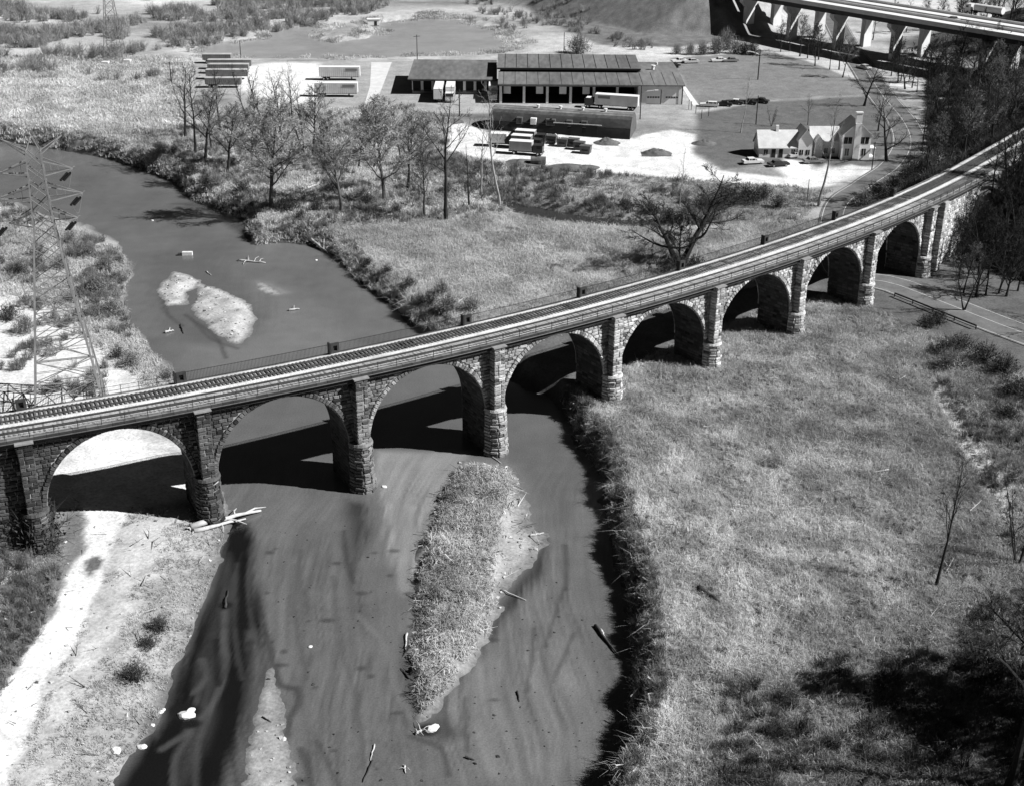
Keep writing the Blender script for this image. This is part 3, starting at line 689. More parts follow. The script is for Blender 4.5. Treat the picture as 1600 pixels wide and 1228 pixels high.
# far iron fence: pickets between framed boxes at the piers
M_BOX = gmat('iron_box_panel', .05, .3, 2.0, rough=.6)
OF = 8.2
def fence_panel(ka, kb):
    m = MB(); kk = np.linspace(ka, kb, max(3, int((kb - ka) * 12)))
    for hgt in (.12, 1.32): m.tube([tuple(v) for v in bp(kk, OF, np.full(len(kk), zt + hgt)) - VO], .03, 4)
    fr = m.obj('fence_panel', M_IRON, via)
    m = MB()
    for k in np.arange(ka, kb, .19 / BS):
        a, b = bp(k, OF, zt) - VO, bp(k, OF, zt + 1.42) - VO; m.tube([tuple(a), tuple(b)], .024, 3, False)
    tag(m.obj('pickets', M_IRON, fr), kind='stuff')
boxes = [0.03, .98, 2, 3, 4, 5, 6, 7, 8]
for i, k in enumerate(boxes):
    m = MB()
    kbox(m, k - .030, k + .030, OF - .22, OF + .2, zt, zt + .34); kbox(m, k - .030, k + .030, OF - .22, OF + .2, zt + 1.1, zt + 1.4)
    kbox(m, k - .030, k - .014, OF - .22, OF + .2, zt + .34, zt + 1.1); kbox(m, k + .014, k + .030, OF - .22, OF + .2, zt + .34, zt + 1.1)
    kbox(m, k - .014, k + .014, OF + .1, OF + .18, zt + .34, zt + 1.1)
    m.obj('fence_box', M_BOX, via)
    m = MB(); kbox(m, k - .046, k - .036, OF - .5, OF + .25, zt, zt + 1.62); m.obj('fence_post', M_IRON, via)
    if i and i < len(boxes) - 1 : fence_panel(k + .033, boxes[i + 1] - .05)
fence_panel(-1.2, 0.0); fence_panel(.05, .27)
m = MB(); kk = np.linspace(.27, .94, 10)
for hgt in (1.1, .55): m.tube([tuple(v) for v in bp(kk, OF, np.full(10, zt + hgt)) - VO], .03, 4)
pr_ = m.obj('pipe_rail', M_IRON, via)
for k in np.arange(.28, .95, .11):
    m = MB(); q = bp(k, OF, zt) - VO; m.tube([tuple(q), tuple(q + [0, 0, 1.15])], .04, 5); m.obj('railing_post', M_IRON, pr_)

# ------------------------------------------------------------------ ballast and the two tracks
M_BALLAST = gmat('crushed_stone_ballast', 1.0, .28, .25, rough=.95, bump=.8, fine=(5.0, .4), attr='tone')
KE = 13.5
kk = np.arange(K0, KE, .02); oo = np.array([.8, 1.3, 1.7, 2.4, 3.1, 3.5, 4.0, 4.6, 5.1, 5.8, 6.5, 7.1, 7.7, 8.15])
KG, OG = np.meshgrid(kk, oo, indexing='ij'); P = bp(KG, OG, 0)
zz = ZD + .06 * (fbm(P[..., 0], P[..., 1], 1.5, 2) - .5) + .10 * np.exp(-((OG - 4.05) / .5) ** 2) - .12 * (OG > 8) - .05 * (OG < 1)
bt = .34 + .36 * np.exp(-((OG - 4.05) / .55) ** 2) + .36 * np.exp(-((OG - 7.75) / .4) ** 2) + .12 * (OG < 1.1)      # clean stone between and beside the tracks, oil and dust in them
bal = grid_mesh('ballast_bed', P[..., 0], P[..., 1], zz, {'tone': bt}, M_BALLAST); tag(bal, kind='structure')
M_RAIL = gmat('steel_rail', .07, .3, 1.0, rough=.45)
M_TIE = gmat('creosoted_tie', .085, .4, 2.0, rough=.9, randvar=.45)
M_TIE2 = gmat('dusty_tie', .24, .35, 2.0, rough=.9, randvar=.3)
for name, oc, zt_, mt, lab in (('railway_track', 5.83, ZD + .03, M_TIE, 'railway track with dark exposed ties beside the picket fence'), ('railway_track', 2.33, ZD - .03, M_TIE2, 'railway track half buried in ballast beside the pipe railing')):
    org = bp(4, oc, ZD); tr = thing(name, tuple(org), 0, lab, 'track')
    for dd in (-.72, .72):
        m = MB(); k_ = np.arange(K0, KE, .05)
        prof = [(-.05, .10), (.05, .10), (.05, .27), (-.05, .27)]
        ring = np.stack([bp(k_, oc + dd + a, np.full(len(k_), ZD + b)) for a, b in prof], 1) - org; n = len(k_)
        m.add(ring.reshape(-1, 3), [(4 * i + j, 4 * i + (j + 1) % 4, 4 * i + 4 + (j + 1) % 4, 4 * i + 4 + j) for i in range(n - 1) for j in range(4)]); m.obj('rail', M_RAIL, tr)
    tm = MB().box((0, 0, 0), (.24, 2.6, .2)).mesh('tie', mt); nk = 0; rest = MB()
    for k in np.arange(K0, KE, .56 / BS):
        q = bp(k, oc, zt_) - org; an = BTH + (min(k, BK1) - 3) * BS / BR; jit = g.uniform(-.05, .05)
        if 0 < k and nk < 300:
            o = link_obj('tie', tm, tr); o.location = q + np.array([0, 0, g.uniform(-.03, .03) - (.035 * min(max(k - 2.5, 0), 2) if oc > 4 else .045 + .02 * g.random())]); o.rotation_euler = (0, 0, an + jit * .5); nk += 1
        else: rest.box(tuple(q), (.24, 2.6, .2), an)
    tag(rest.obj('ties', mt, tr), kind='stuff')
# ------------------------------------------------------------------ roads
M_ASPH = gmat('worn_asphalt', .15, .3, .3, rough=.9, fine=(4.0, .2))
M_PAINT = gmat('road_paint', .6, .25, 1.5, rough=.8)
M_CONC = gmat('pale_concrete', .62, .15, .4, rough=.85, fine=(3.0, .1))
M_CONC_D = gmat('weathered_concrete', .36, .25, .4, rough=.9)
def ribbon(name, path, o0, o1, z_of, mat, lift, parent=None, nx=5):
    P = np.asarray(path); T = np.gradient(P, axis=0); T /= np.hypot(T[:, 0], T[:, 1])[:, None]; N_ = np.stack([-T[:, 1], T[:, 0]], 1)
    o = np.linspace(o0, o1, nx); X_ = P[:, 0][:, None] + N_[:, 0][:, None] * o; Y_ = P[:, 1][:, None] + N_[:, 1][:, None] * o
    Z_ = np.repeat(z_of(P[:, 0], P[:, 1])[:, None], nx, 1) + lift
    ob = grid_mesh(name, X_, Y_, Z_, {}, mat)
    if parent is not None: ob.parent = parent
    return ob
rz_of = lambda x, y: 3.25 + 1.2 * sstep(250, 345, y)
road = ribbon('road', ROAD, -ROAD_W, ROAD_W, rz_of, M_ASPH, .10); tag(road, kind='structure')
for o in (-.45, 3.75, -3.95): ribbon('road_marking', ROAD, o - .05, o + .07, rz_of, M_PAINT, .106, road, 2)
# low guard rail at the bend beside the viaduct
gr = thing('guard_rail', tuple(gp(1400, 470)), 0, 'low dark guard rail along the road edge beside the viaduct', 'guard rail')
sel = [i for i in range(len(ROAD)) if to_ko(*ROAD[i])[1] < -2 and to_ko(*ROAD[i])[1] > -22]
if len(sel) > 2:
    P = ROAD[sel]; T = np.gradient(P, axis=0); T /= np.hypot(T[:, 0], T[:, 1])[:, None]; sd = -1 if (P[0] + np.array([-T[0, 1], T[0, 0]]) * 4)[1] > P[0][1] else 1
    E_ = P + np.stack([-T[:, 1], T[:, 0]], 1) * (ROAD_W + .5) * sd; m = MB(); O_ = np.array(gr.location)
    m.tube([tuple(np.array([e[0], e[1], 3.95]) - O_) for e in E_], .16, 4); m.obj('beam', M_IRON, gr)
    for e in E_[::2]:
        m = MB(); m.box(tuple(np.array([e[0], e[1], 3.6]) - O_), (.16, .16, .8)); m.obj('post', M_IRON, gr)

# ------------------------------------------------------------------ highway viaduct, upper right
M_FASCIA = gmat('parapet_concrete', .62, .15, .3, rough=.9)
M_GIRD = gmat('steel_girder', .06, .2, .5, rough=.7)
M_LANE = gmat('concrete_lane', .7, .08, .2, rough=.85)
M_PIER = gmat('pier_concrete', .66, .15, .3, rough=.9)
hang = math.atan2(HD[1], HD[0])
hwb = thing('highway_bridge', tuple(hw(0, 10, 0)), hang, 'twin concrete highway bridge on tall pale piers', 'bridge')
t0, t1 = HW_T0, 190
for nm, o0, o1 in (('near', 0, 9.6), ('far', 12.2, 21.8)):
    y0, y1 = o0 - 10, o1 - 10
    m = MB().bx(t0 - 160, t1, y0 + .35, y1 - .35, HWZ - .35, HWZ); m.obj('deck_slab', M_LANE, hwb)
    for ya in (y0, y1 - .35):
        m = MB(); m.bx(t0 - 160, t1, ya, ya + .35, HWZ - .55, HWZ + .85); m.obj('parapet', M_FASCIA, hwb)
    for q in np.linspace(y0 + .9, y1 - .9, 4):
        m = MB(); m.bx(t0, t1, q - .2, q + .2, HWZ - 2.1, HWZ - .35); m.obj('girder', M_GIRD, hwb)
    ym = (y0 + y1) / 2
    for ti in (-50, -29, -8, 16, 50, 85, 120):
        ti2 = ti + (0 if nm == 'near' else 2)
        p = hw(ti2, ym + 10, 0); zb = H(p[0], p[1]) - .5
        m = MB(); m.prism([(ym - 2.0, zb), (ym + 2.0, zb), (ym + 2.0, HWZ - 5.2), (ym + 4.6, HWZ - 3.2), (ym + 4.6, HWZ - 2.1), (ym - 4.6, HWZ - 2.1), (ym - 4.6, HWZ - 3.2), (ym - 2.0, HWZ - 5.2)], ti2 - .85, ti2 + .85, 'x')
        m.obj('pier', M_PIER, hwb)
        if nm == 'near' and ti > 5:
            lad = MB()
            for zz_ in np.arange(zb + 3, HWZ - 6, 1.2): lad.box((ti2 + .0, ym - 2.06, zz_), (.7, .1, .25))
            for s_ in (-.35, .35): lad.box((ti2 + s_, ym - 2.04, (zb + 3 + HWZ - 6) / 2), (.12, .08, HWZ - 9 - zb))
            lad.obj('ladder', M_GIRD, hwb)
# slope paving under the abutment
m = MB(); pv = []
for q in range(7):
    a = HW_T0 + 1 + q * 3.2; za = HWZ - 2.4 - (a - HW_T0) / 1.7 + .75; zb = HWZ - 2.4 - (a + 3.1 - HW_T0) / 1.7 + .75
    if zb < 3.8: break
    s_ = MB(); s_.add([(a, -12, za), (a, 14, za), (a + 3.1, 14, zb), (a + 3.1, -12, zb), (a, -12, za - .5), (a, 14, za - .5), (a + 3.1, 14, zb - .5), (a + 3.1, -12, zb - .5)],
        [(0, 3, 2, 1), (4, 5, 6, 7), (0, 1, 5, 4), (1, 2, 6, 5), (2, 3, 7, 6), (3, 0, 4, 7)]); s_.obj('slope_paving_slab', M_PIER, hwb)

# ------------------------------------------------------------------ warehouse
M_ROOFD = gmat('tar_roof', .15, .35, .1, rough=.9, fine=(.8, .25), stretch=(1, .25, 1))
M_WALL = gmat('painted_block_wall', .7, .15, .4, rough=.9)
M_WALLD = gmat('grey_block_wall', .16, .2, .4, rough=.9)
M_DARK = gmat('dark_interior', .02, .1, 1, rough=.9)
M_WHITE = gmat('white_paint', .78, .08, .6, rough=.6)
M_GLASS = gmat('dark_glass', .02, 0, 1, rough=.15, spec=.5)
M_TRIM = gmat('dark_trim', .03, .1, 1)
WZ = 4.52
wh = thing('warehouse', (21, 370, WZ), 0, 'big grey flat-roofed depot with open loading bays and garage doors', 'warehouse')
xl, xr, yb = -25.2, 26.4, 31.0        # local extents
m = MB(); m.bx(xl, xr, 0, yb, 0, .05); m.obj('floor', M_WALLD, wh)
m = MB(); m.bx(xl, xr, yb - .3, yb, .05, 5.6); m.bx(xl, xl + .3, .3, yb - .3, .05, 5.3); m.bx(xr - .3, xr, 0, yb - .3, .05, 5.2); m.bx(13.8, 14.1, .3, yb - .3, .05, 5.0); m.bx(xl + .3, 13.8, 13, 13.3, .05, 5.0); m.obj('wall', M_WALL, wh)
m = MB(); m.bx(xl + .3, 13.8, 12.6, 13, .06, 4.9); m.obj('bay_back_wall', M_DARK, wh)
m = MB(); m.prism([(-1.0, 5.25), (14.2, 5.95), (14.2, 6.25), (-1.0, 5.6)], xl - .4, xr + .4, 'x'); m.obj('lower_roof', M_ROOFD, wh)
m = MB(); m.prism([(14.2, 5.9), (yb + .3, 5.6), (yb + .3, 5.9), (14.2, 6.25)], 15.6, xr + .4, 'x'); m.obj('side_roof', M_ROOFD, wh)
m = MB(); m.prism([(13.2, 7.0), (yb + 1.2, 7.5), (yb + 1.2, 7.85), (13.2, 7.35)], xl - .8, 15.5, 'x'); m.obj('raised_roof', M_ROOFD, wh)
for q in range(12):
    x = xl + 1.5 + q * 3.3; MB().tube([(x, 13.6, 7.42), (x, yb + 1.1, 7.9)], .06, 4).obj('roof_seam', M_TRIM, wh)
for q in range(16):
    x = xl + 1.2 + q * 3.25; MB().tube([(x, -.9, 5.62), (x, 14.0, 6.27)], .05, 4).obj('roof_seam', M_TRIM, wh)
m = MB(); m.bx(xl, 15, 13.8, 14.15, 6.2, 7.05); m.obj('clerestory', M_DARK, wh)
m = MB(); m.bx(xl - .8, 15.5, 13.0, 13.2, 6.9, 7.36); m.obj('fascia', M_TRIM, wh)
m = MB(); m.bx(xl, 13.8, 0, .35, 4.75, 5.3); m.obj('bay_lintel', M_WALLD, wh)
for i in range(7):
    x = xl + .4 + i * 6.55; m = MB(); m.bx(x - .35, x + .35, -.02, .5, .05, 4.75); m.obj('bay_column', M_WALL, wh)
    if i < 6 and i in (0, 1, 2, 3): m = MB(); m.bx(x + 3.4 - (i == 0) * 2.6, x + 5.4 - (i == 0) * 2.6, 1.5, 1.7, 2.4, 4.6); m.obj('bay_door_panel', M_WALL if i < 2 else M_WHITE, wh)
m = MB(); m.bx(13.8, xr, 0, .3, 4.2, 5.25); m.bx(13.8, 16.2, 0, .3, .05, 4.2); m.bx(20.4, 21.4, 0, .3, .05, 4.2); m.bx(25.2, xr, 0, .3, .05, 4.2); m.obj('front_wall', M_WALL, wh)
for a in (16.2, 21.4):
    d_ = MB().bx(a, a + 4.0 - .2 * (a > 20), .12, .24, .05, 4.2).obj('garage_door', M_WHITE, wh)
    for q in range(5):
        m = MB(); m.bx(a + .25 + q * .72, a + .78 + q * .72, .08, .12, 1.75, 2.2); m.obj('door_window', M_GLASS, d_)
m = MB(); m.cyl((19.5, 18, 6.7), .45, 1.0, 8); m.cyl((19.5, 18, 7.35), .7, .3, 8); m.obj('roof_vent', M_WHITE, wh)
m = MB(); m.cyl((21.5, 27, 6.2), .35, .8, 8); m.obj('roof_vent', M_WALL, wh)
wg = thing('loading_dock', (-17.3, 381.5, WZ), 0, 'low grey dock building with a row of dark doors for trailers', 'dock building')
m = MB(); m.bx(-12.3, 12.0, 24.0, 24.3, 0, 4.6); m.bx(-12.3, -12, .3, 24, 0, 4.4); m.bx(11.7, 12.0, .3, 24, 0, 4.4); m.obj('wall', M_WALLD, wg)
m = MB(); m.bx(-12.3, 12.0, 0, .3, 0, 1.15); m.bx(-12.3, 12.0, 0, .3, 3.7, 4.25); m.obj('dock_wall', M_WALLD, wg)
m = MB(); m.prism([(-1.3, 4.25), (24.8, 4.9), (24.8, 5.2), (-1.3, 4.55)], -13.4, 11.9, 'x'); m.obj('roof', M_ROOFD, wg)
for i in range(8):
    x = -10.9 + i * 3.06; d_ = MB().bx(x - 1.15, x + 1.15, .2, .32, 1.15, 3.7).obj('dock_door', M_DARK, wg)
    m = MB(); m.bx(x + 1.15, x + 1.91 - .001, 0, .3, 1.15, 3.7); m.obj('door_jamb', M_WALL, wg)
    m = MB(); m.bx(x - 1.0, x + 1.0, -.2, -.003, .75, 1.1); m.obj('dock_bumper', M_TRIM, d_)
m = MB(); m.bx(-12.3, -12.05, -.001, .3, 1.15, 3.7); m.obj('door_jamb', M_WALL, wg)
wk = MB(); wk.prism([tuple(v) for v in P_WALK], WZ - .01, WZ + .03, 'z'); o = wk.obj('concrete_strip', M_CONC); tag(o, kind='structure')
wk = MB(); a_ = [at(1063, 132, 4.5), at(1068, 132, 4.5), at(1092, 165, 4.5), at(1083, 166, 4.5)]; wk.prism([tuple(v[:2]) for v in a_], WZ - .01, WZ + .04, 'z'); o = wk.obj('concrete_walk', M_CONC); tag(o, kind='structure')

# ------------------------------------------------------------------ arched metal shed
M_CORR = gmat('corrugated_iron', .10, .25, .3, rough=.6, spec=.3, fine=(1.0, .15))
qa, qb = at(764, 206, 4.1), at(984, 220, 4.1); ql = (qb - qa).length; qz = 4.2; QR = 5.6
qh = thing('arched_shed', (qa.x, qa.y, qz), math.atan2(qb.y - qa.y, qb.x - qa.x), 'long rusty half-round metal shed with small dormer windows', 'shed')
t = np.linspace(math.pi, 0, 25); n_r = 12; X_ = np.linspace(0, ql, n_r); V = []; F = []
for i, x in enumerate(X_):
    rr = QR
    for q in t: V.append((x, QR + math.cos(q) * rr, math.sin(q) * rr))
for j0, j1, v_ in ((0, 4, .018), (4, 7, .045), (7, 9, .08), (9, 13, .18), (13, 20, .18), (20, 24, .06)):      # rows of sheets, round shading painted into their tones, darker downward
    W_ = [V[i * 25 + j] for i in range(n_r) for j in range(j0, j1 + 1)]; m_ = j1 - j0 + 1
    MB().add(W_, [(i * m_ + j, i * m_ + j + 1, (i + 1) * m_ + j + 1, (i + 1) * m_ + j) for i in range(n_r - 1) for j in range(m_ - 1)]).obj('sheet_row', gmat('shaded_sheet_%d' % j0, v_, .35, .25, rough=.7, fine=(1.0, .25)), qh, True)
for x in (.05, ql - .05):
    m = MB(); m.prism([(QR + math.cos(q) * (QR - .08), math.sin(q) * (QR - .08)) for q in t], x - .04, x + .04, 'x'); m.obj('end_wall', M_CORR, qh)
for q in (.16, .30, .42, .58): MB().tube([(x_, QR - math.cos(q * math.pi) * (QR + .02), math.sin(q * math.pi) * (QR + .02)) for x_ in (0, ql)], .05, 4).obj('seam', M_CORR, qh)
for x in (.215, .315, .425, .45, .57, .675):
    m = MB(); m.bx(ql * x - .75, ql * x + .75, .35, 2.2, 2.3, 3.9); d_ = m.obj('dormer_window', M_WALL if x == .315 else M_CORR, qh)
    m = MB(); m.bx(ql * x - .5, ql * x + .5, .28, .35, 2.5, 3.6); m.obj('pane', M_GLASS if x != .315 else M_WHITE, d_)
m = MB(); m.bx(ql * .46, ql * .80, .15, .3, 3.1, 3.3); m.obj('door_rail', M_WALL, qh)
for x0, x1 in ((.47, .56), (.585, .665), (.69, .77)): m = MB(); m.bx(ql * x0, ql * x1, .05, .25, .02, 3.05); m.obj('sliding_door', M_DARK, qh)
for x in (.32, .48, .64, .8): m = MB(); m.cyl((ql * x, QR, QR + .25), .3, .7, 8); m.cyl((ql * x, QR, QR + .7), .48, .25, 8); m.obj('roof_vent', M_WHITE, qh)

# ------------------------------------------------------------------ farmhouse
M_CLAP = gmat('clapboard', .8, .12, .5, rough=.8, stretch=(.2, .2, 6))
M_SHIN = gmat('pale_shingle_roof', .6, .15, .8, rough=.9, fine=(6, .12))
hs = gp(1335, 250); hs.z -= .1
ho = thing('farmhouse', tuple(hs), R(2), 'pale two-storey farmhouse with gable chimney and low side wings', 'house')
def gable(x0, x1, y0, y1, he, hr, along, nm=True, ov=.35, rt=.22):
    """walls with gables and two roof slopes"""
    m = MB()
    if along == 'y':
        xm = (x0 + x1) / 2; m.prism([(x0, 0), (x1, 0), (x1, he), (xm, hr), (x0, he)], y0, y1, 'y'); m.obj('wall', M_CLAP, ho)
        for sx in (-1, 1):
            xe = x0 if sx < 0 else x1; dx = (xe - xm); k = 1 + ov / abs(dx)
            m = MB(); m.prism([(xm, hr + .03), (xm + dx * k, hr + (he - hr) * k + .03), (xm + dx * k, hr + (he - hr) * k + rt), (xm, hr + rt)], y0 - ov, y1 + ov, 'y'); m.obj('roof_slope', M_SHIN, ho)
    else:
        ym = (y0 + y1) / 2; m.prism([(y0, 0), (y1, 0), (y1, he), (ym, hr), (y0, he)], x0, x1, 'x'); m.obj('wall', M_CLAP, ho)
        for sy in (-1, 1):
            ye = y0 if sy < 0 else y1; dy = (ye - ym); k = 1 + ov / abs(dy)
            m = MB(); m.prism([(ym, hr + .03), (ym + dy * k, hr + (he - hr) * k + .03), (ym + dy * k, hr + (he - hr) * k + rt), (ym, hr + rt)], x0 - ov, x1 + ov, 'x'); m.obj('roof_slope', M_SHIN, ho)
gable(-3.5, 3.5, 0, 7.0, 6.1, 9.2, 'y'); gable(-10.2, -3.52, 2.6, 7.6, 4.2, 6.9, 'x'); gable(-13.6, -10.22, 1.6, 8.0, 4.6, 6.9, 'y'); gable(-23, -13.62, 2.0, 8.4, 2.7, 6.0, 'x')
gable(-9.6, -7.6, 1.6, 4.2, 4.0, 5.4, 'y', ov=.2)
m = MB(); m.bx(-.75, .75, -.5, -.004, 0, 9.0); m.bx(-.75, .75, -.3, .6, 8.6, 11.4); m.bx(-.85, .85, -.4, .7, 11.4, 11.7); m.obj('chimney', M_WALL, ho)
m = MB(); m.bx(-18.7, -18.0, 4.8, 5.5, 5.6, 7.3); m.obj('chimney', M_WHITE, ho)
def hwin(x, z, y, w_=.9, h_=1.5, shut=True):
    f = MB().bx(x - w_ / 2, x + w_ / 2, y - .06, y + .02, z, z + h_).obj('window', M_GLASS, ho)
    MB().bx(x - .04, x + .04, y - .09, y - .06, z, z + h_).obj('mullion', M_WHITE, f)
    if shut:
        for s_ in (-1, 1): MB().bx(x + s_ * (w_ / 2 + .25) - .22, x + s_ * (w_ / 2 + .25) + .22, y - .05, y + .02, z, z + h_).obj('shutter', M_TRIM, f)
for x in (-2.1, 2.0): hwin(x, 4.0, 0, 1.0, 1.6); hwin(x, 1.1, 0, 1.0, 1.7, False)
for x in (-21.4, -14.7, -12.8, -11.2): hwin(x, .9, 2.0 if x < -13.6 else 1.6, .9, 1.2, False)
for x in (-19.5, -17.7): MB().bx(x - .5, x + .5, 1.93, 2.02, .1, 2.2).obj('door', M_TRIM, ho)
for x in (-6.5, -4.8): hwin(x, 1.0, 2.6, .9, 1.3, False)
m = MB(); m.bx(3.55, 5.2, 1, 4, 0, .5); m.bx(3.55, 5.3, .9, 4.1, 2.5, 2.7)
for y_ in (1.1, 3.9): m.bx(5.0, 5.15, y_ - .07, y_ + .07, .5, 2.5)
m.obj('porch', M_WHITE, ho)

# ------------------------------------------------------------------ lattice towers
M_GALV = gmat('galvanised_steel', .22, .3, .8, rough=.5, spec=.4)
M_INS = gmat('brown_insulator', .015, 0, 1, rough=.3)
def lattice_tower():
    root = thing('lattice_tower', (0, 0, 0), 0)
    zs = [0, 2.5, 6.0, 9.8, 13.6, 17.4, 21.0, 24.2, 27.2, 29.9, 32.4, 34.9, 37.3, 39.6, 42.0]
    wd = lambda z: np.interp(z, [0, 29.9, 42.0], [5.0, 1.4, .95])
    cs = [(-1, -1), (1, -1), (1, 1), (-1, 1)]
    for sx, sy in cs:
        m = MB(); m.tube([(sx * wd(z), sy * wd(z), z) for z in zs], [.19 if z < 27 else .15 for z in zs], 4); m.obj('leg', M_GALV, root)
    for i in range(4):
        (ax, ay), (bx_, by_) = cs[i], cs[(i + 1) % 4]; m = MB()
        for q in range(len(zs) - 1):
            z0, z1 = zs[q], zs[q + 1]; w0, w1 = wd(z0), wd(z1)
            A0, B0, A1, B1 = (ax * w0, ay * w0, z0), (bx_ * w0, by_ * w0, z0), (ax * w1, ay * w1, z1), (bx_ * w1, by_ * w1, z1)
            m.bar(A0, B1, .075); m.bar(B0, A1, .075)
            if q and q < 7: m.bar(A0, B0, .08)
            if q < 6:
                mid = tuple((np.array(A0) + B1) / 2); m.bar(tuple((np.array(A0) + A1) / 2), mid, .05); m.bar(tuple((np.array(B0) + B1) / 2), mid, .05)
        m.obj('bracing', M_GALV, root)
    def arm(z, L, s):
        m = MB(); w0 = wd(z); tip = (s * L, 0, z + .55)
        for sy in (-1, 1):
            m.bar((s * w0, sy * w0, z), tip, .10); m.bar((s * wd(z + 2.2), sy * wd(z + 2.2), z + 2.2), tip, .09)
            for q in (.25, .5, .75):
                a_ = np.array((s * w0, sy * w0, z)) * (1 - q) + np.array(tip) * q; b_ = np.array((s * wd(z + 2.2), sy * wd(z + 2.2), z + 2.2)) * (1 - q) + np.array(tip) * q
                m.bar(tuple(a_), tuple(b_), .035); c_ = a_.copy(); c_[1] = -c_[1]; m.bar(tuple(a_), tuple(c_), .035)
        o = m.obj('cross_arm', M_GALV, root)
        d = np.array((-.55, -.75, -.38)); d /= np.linalg.norm(d)
        for sh in (-.22, .22):
            a_ = np.array(tip) + np.array((sh, 0, -.1)); n_ = MB(); pts = [tuple(a_ + d * (.9 + 1.9 * u)) for u in np.linspace(0, 1, 15)]
            n_.tube(pts, [.22 if i % 2 else .13 for i in range(15)], 8); n_.obj('insulator', M_INS, o)
        n_ = MB(); n_.bar(tip, tuple(np.array(tip) + d * 1.0), .04); e_ = np.array(tip) + d * 2.8; n_.tube([tuple(e_ + np.array((u * 1.2, u * .9, -1.6 * math.sin(u * math.pi)))) for u in np.linspace(0, 1.6, 9)], .03, 4); n_.obj('jumper_wire', M_GALV, o)
    for z, L in ((30.6, 4.6), (34.4, 5.7), (38.3, 4.8)):
        for s in (-1, 1): arm(z, L, s)
    m = MB(); w0 = wd(42)
    for sx, sy in cs: m.bar((sx * w0, sy * w0, 42), (0, 0, 44.2), .09)
    for s in (-1, 1):
        for sy in (-1, 1): m.bar((s * w0, sy * w0, 41.5), (s * 4.0, 0, 44.0), .09); m.bar((s * w0, sy * w0, 42.2), (s * 4.0, 0, 44.0), .07)
    m.obj('peak', M_GALV, root)
    return root
def zfor(x, y, py):
    zz_ = np.linspace(2, 70, 681); _, Y_, _ = project(np.stack([np.full(681, x), np.full(681, y), zz_], 1)); return float(zz_[np.argmin(abs(Y_ - py))])
tw = lattice_tower(); c_ = at(110, 628, 2.0); tw.location = (c_.x, c_.y, H(c_.x, c_.y)); tw.rotation_euler[2] = R(18)
ts = (zfor(c_.x, c_.y, 213) - tw.location.z) / 44.2; tw.scale = (1, 1, ts)
tag(tw, 'tall steel lattice power tower with three cross arms on sandy bank', 'power tower')
tw2 = copy_tree(tw); c_ = at(181, 99, 4); tw2.location = (c_.x, c_.y, H(c_.x, c_.y)); tw2.scale = (.62, .62, .8); tw2.rotation_euler[2] = R(5)
tag(tw2, 'steel lattice power tower standing in the scrub far beyond the river', 'power tower')
for px_, py_ in ((165, 101), (199, 98)):
    c_ = gp(px_, py_); o = MB().box((0, 0, .4), (2.2, 2.2, 1.0)).obj('footing', M_CONC); o.location = c_
    tag(o, 'pale concrete footing block under the far power tower', 'footing', 'concrete footings of the far power tower')

# ------------------------------------------------------------------ poles
M_WOOD = gmat('tarred_pole', .03, .3, 2.0)
def pole(px_, py_, ptop, r_=.16, arm=0, label='', lamp=False):
    c_ = gp(px_, py_); zt_ = zfor(c_.x, c_.y, ptop) - c_.z
    o = thing('light_pole' if lamp else 'utility_pole', tuple(c_), 0, label, 'pole')
    m = MB(); m.tube([(0, 0, -.3), (0, 0, zt_)], [r_, r_ * .75], 7); m.obj('shaft', M_WOOD, o)
    if arm: m = MB(); m.box((0, 0, zt_ - .5), (arm, .14, .14), R(20)); m.obj('cross_arm', M_WOOD, o)
    if lamp:
        for s in (-1, 1):
            m = MB(); m.tube([(0, 0, zt_ - 1.6), (s * 1.6, -.3, zt_ - .9), (s * 3.2, -.6, zt_ - .5)], .09, 5); a_ = m.obj('lamp_arm', M_WHITE, o)
            m = MB(); m.box((s * 3.4, -.62, zt_ - .5), (.9, .35, .2)); m.obj('lamp_head', M_WHITE, a_)
pole(1184, 125, 78, .2, 2.4, 'tall black lamp pole with two pale arms in the car park', True)
pole(652, 95, 55, .14, 2.2, 'thin utility pole between the pond and the dock roof')
pole(377, 98, 64, .14, 0, 'thin dark pole on the pond bank behind parked trailers')
pole(268, 130, 97, .16, 0, 'short dark pole in the scrub left of parked trailers')
pole(881, 83, 51, .14, 0, 'dark pole behind the raised depot roof beside a round bush')
pole(1181, 195, 150, .16, 0, 'dark pole on the lawn near the row of parked cars')
pole(1000, 187, 135, .16, 0, 'dark pole with pale lamp arm in front of the garage doors')
pole(718, 182, 140, .16, 0, 'dark pole in the yard before the dock doors')
pole(1362, 266, 222, .14, 0, 'dark pole at the corner of the two-storey farmhouse')
pole(1440, 237, 168, .16, 0, 'dark pole beside the bend of the road')
pole(1516, 216, 112, .2, 1.6, 'tall dark pole among the trees beside the railway')
pole(1261, 314, 281, .09, 0, 'slim bare post in the field near the road')
pole(1076, 172, 157, .08, 0, 'slim fence post at the corner of the garage yard')
c_ = gp(1000, 187); lo = thing('lamp_bracket', tuple(c_), 0, 'pale curved lamp bracket fixed to the pole by the garage', 'lamp')
m = MB(); m.tube([(0.2, 0, 6.6), (1.4, -.2, 7.6), (3.6, -.3, 7.9)], .09, 5); m.obj('arm', M_WHITE, lo); m = MB(); m.box((4.0, -.3, 7.9), (1.0, .4, .2)); m.obj('head', M_WHITE, lo)
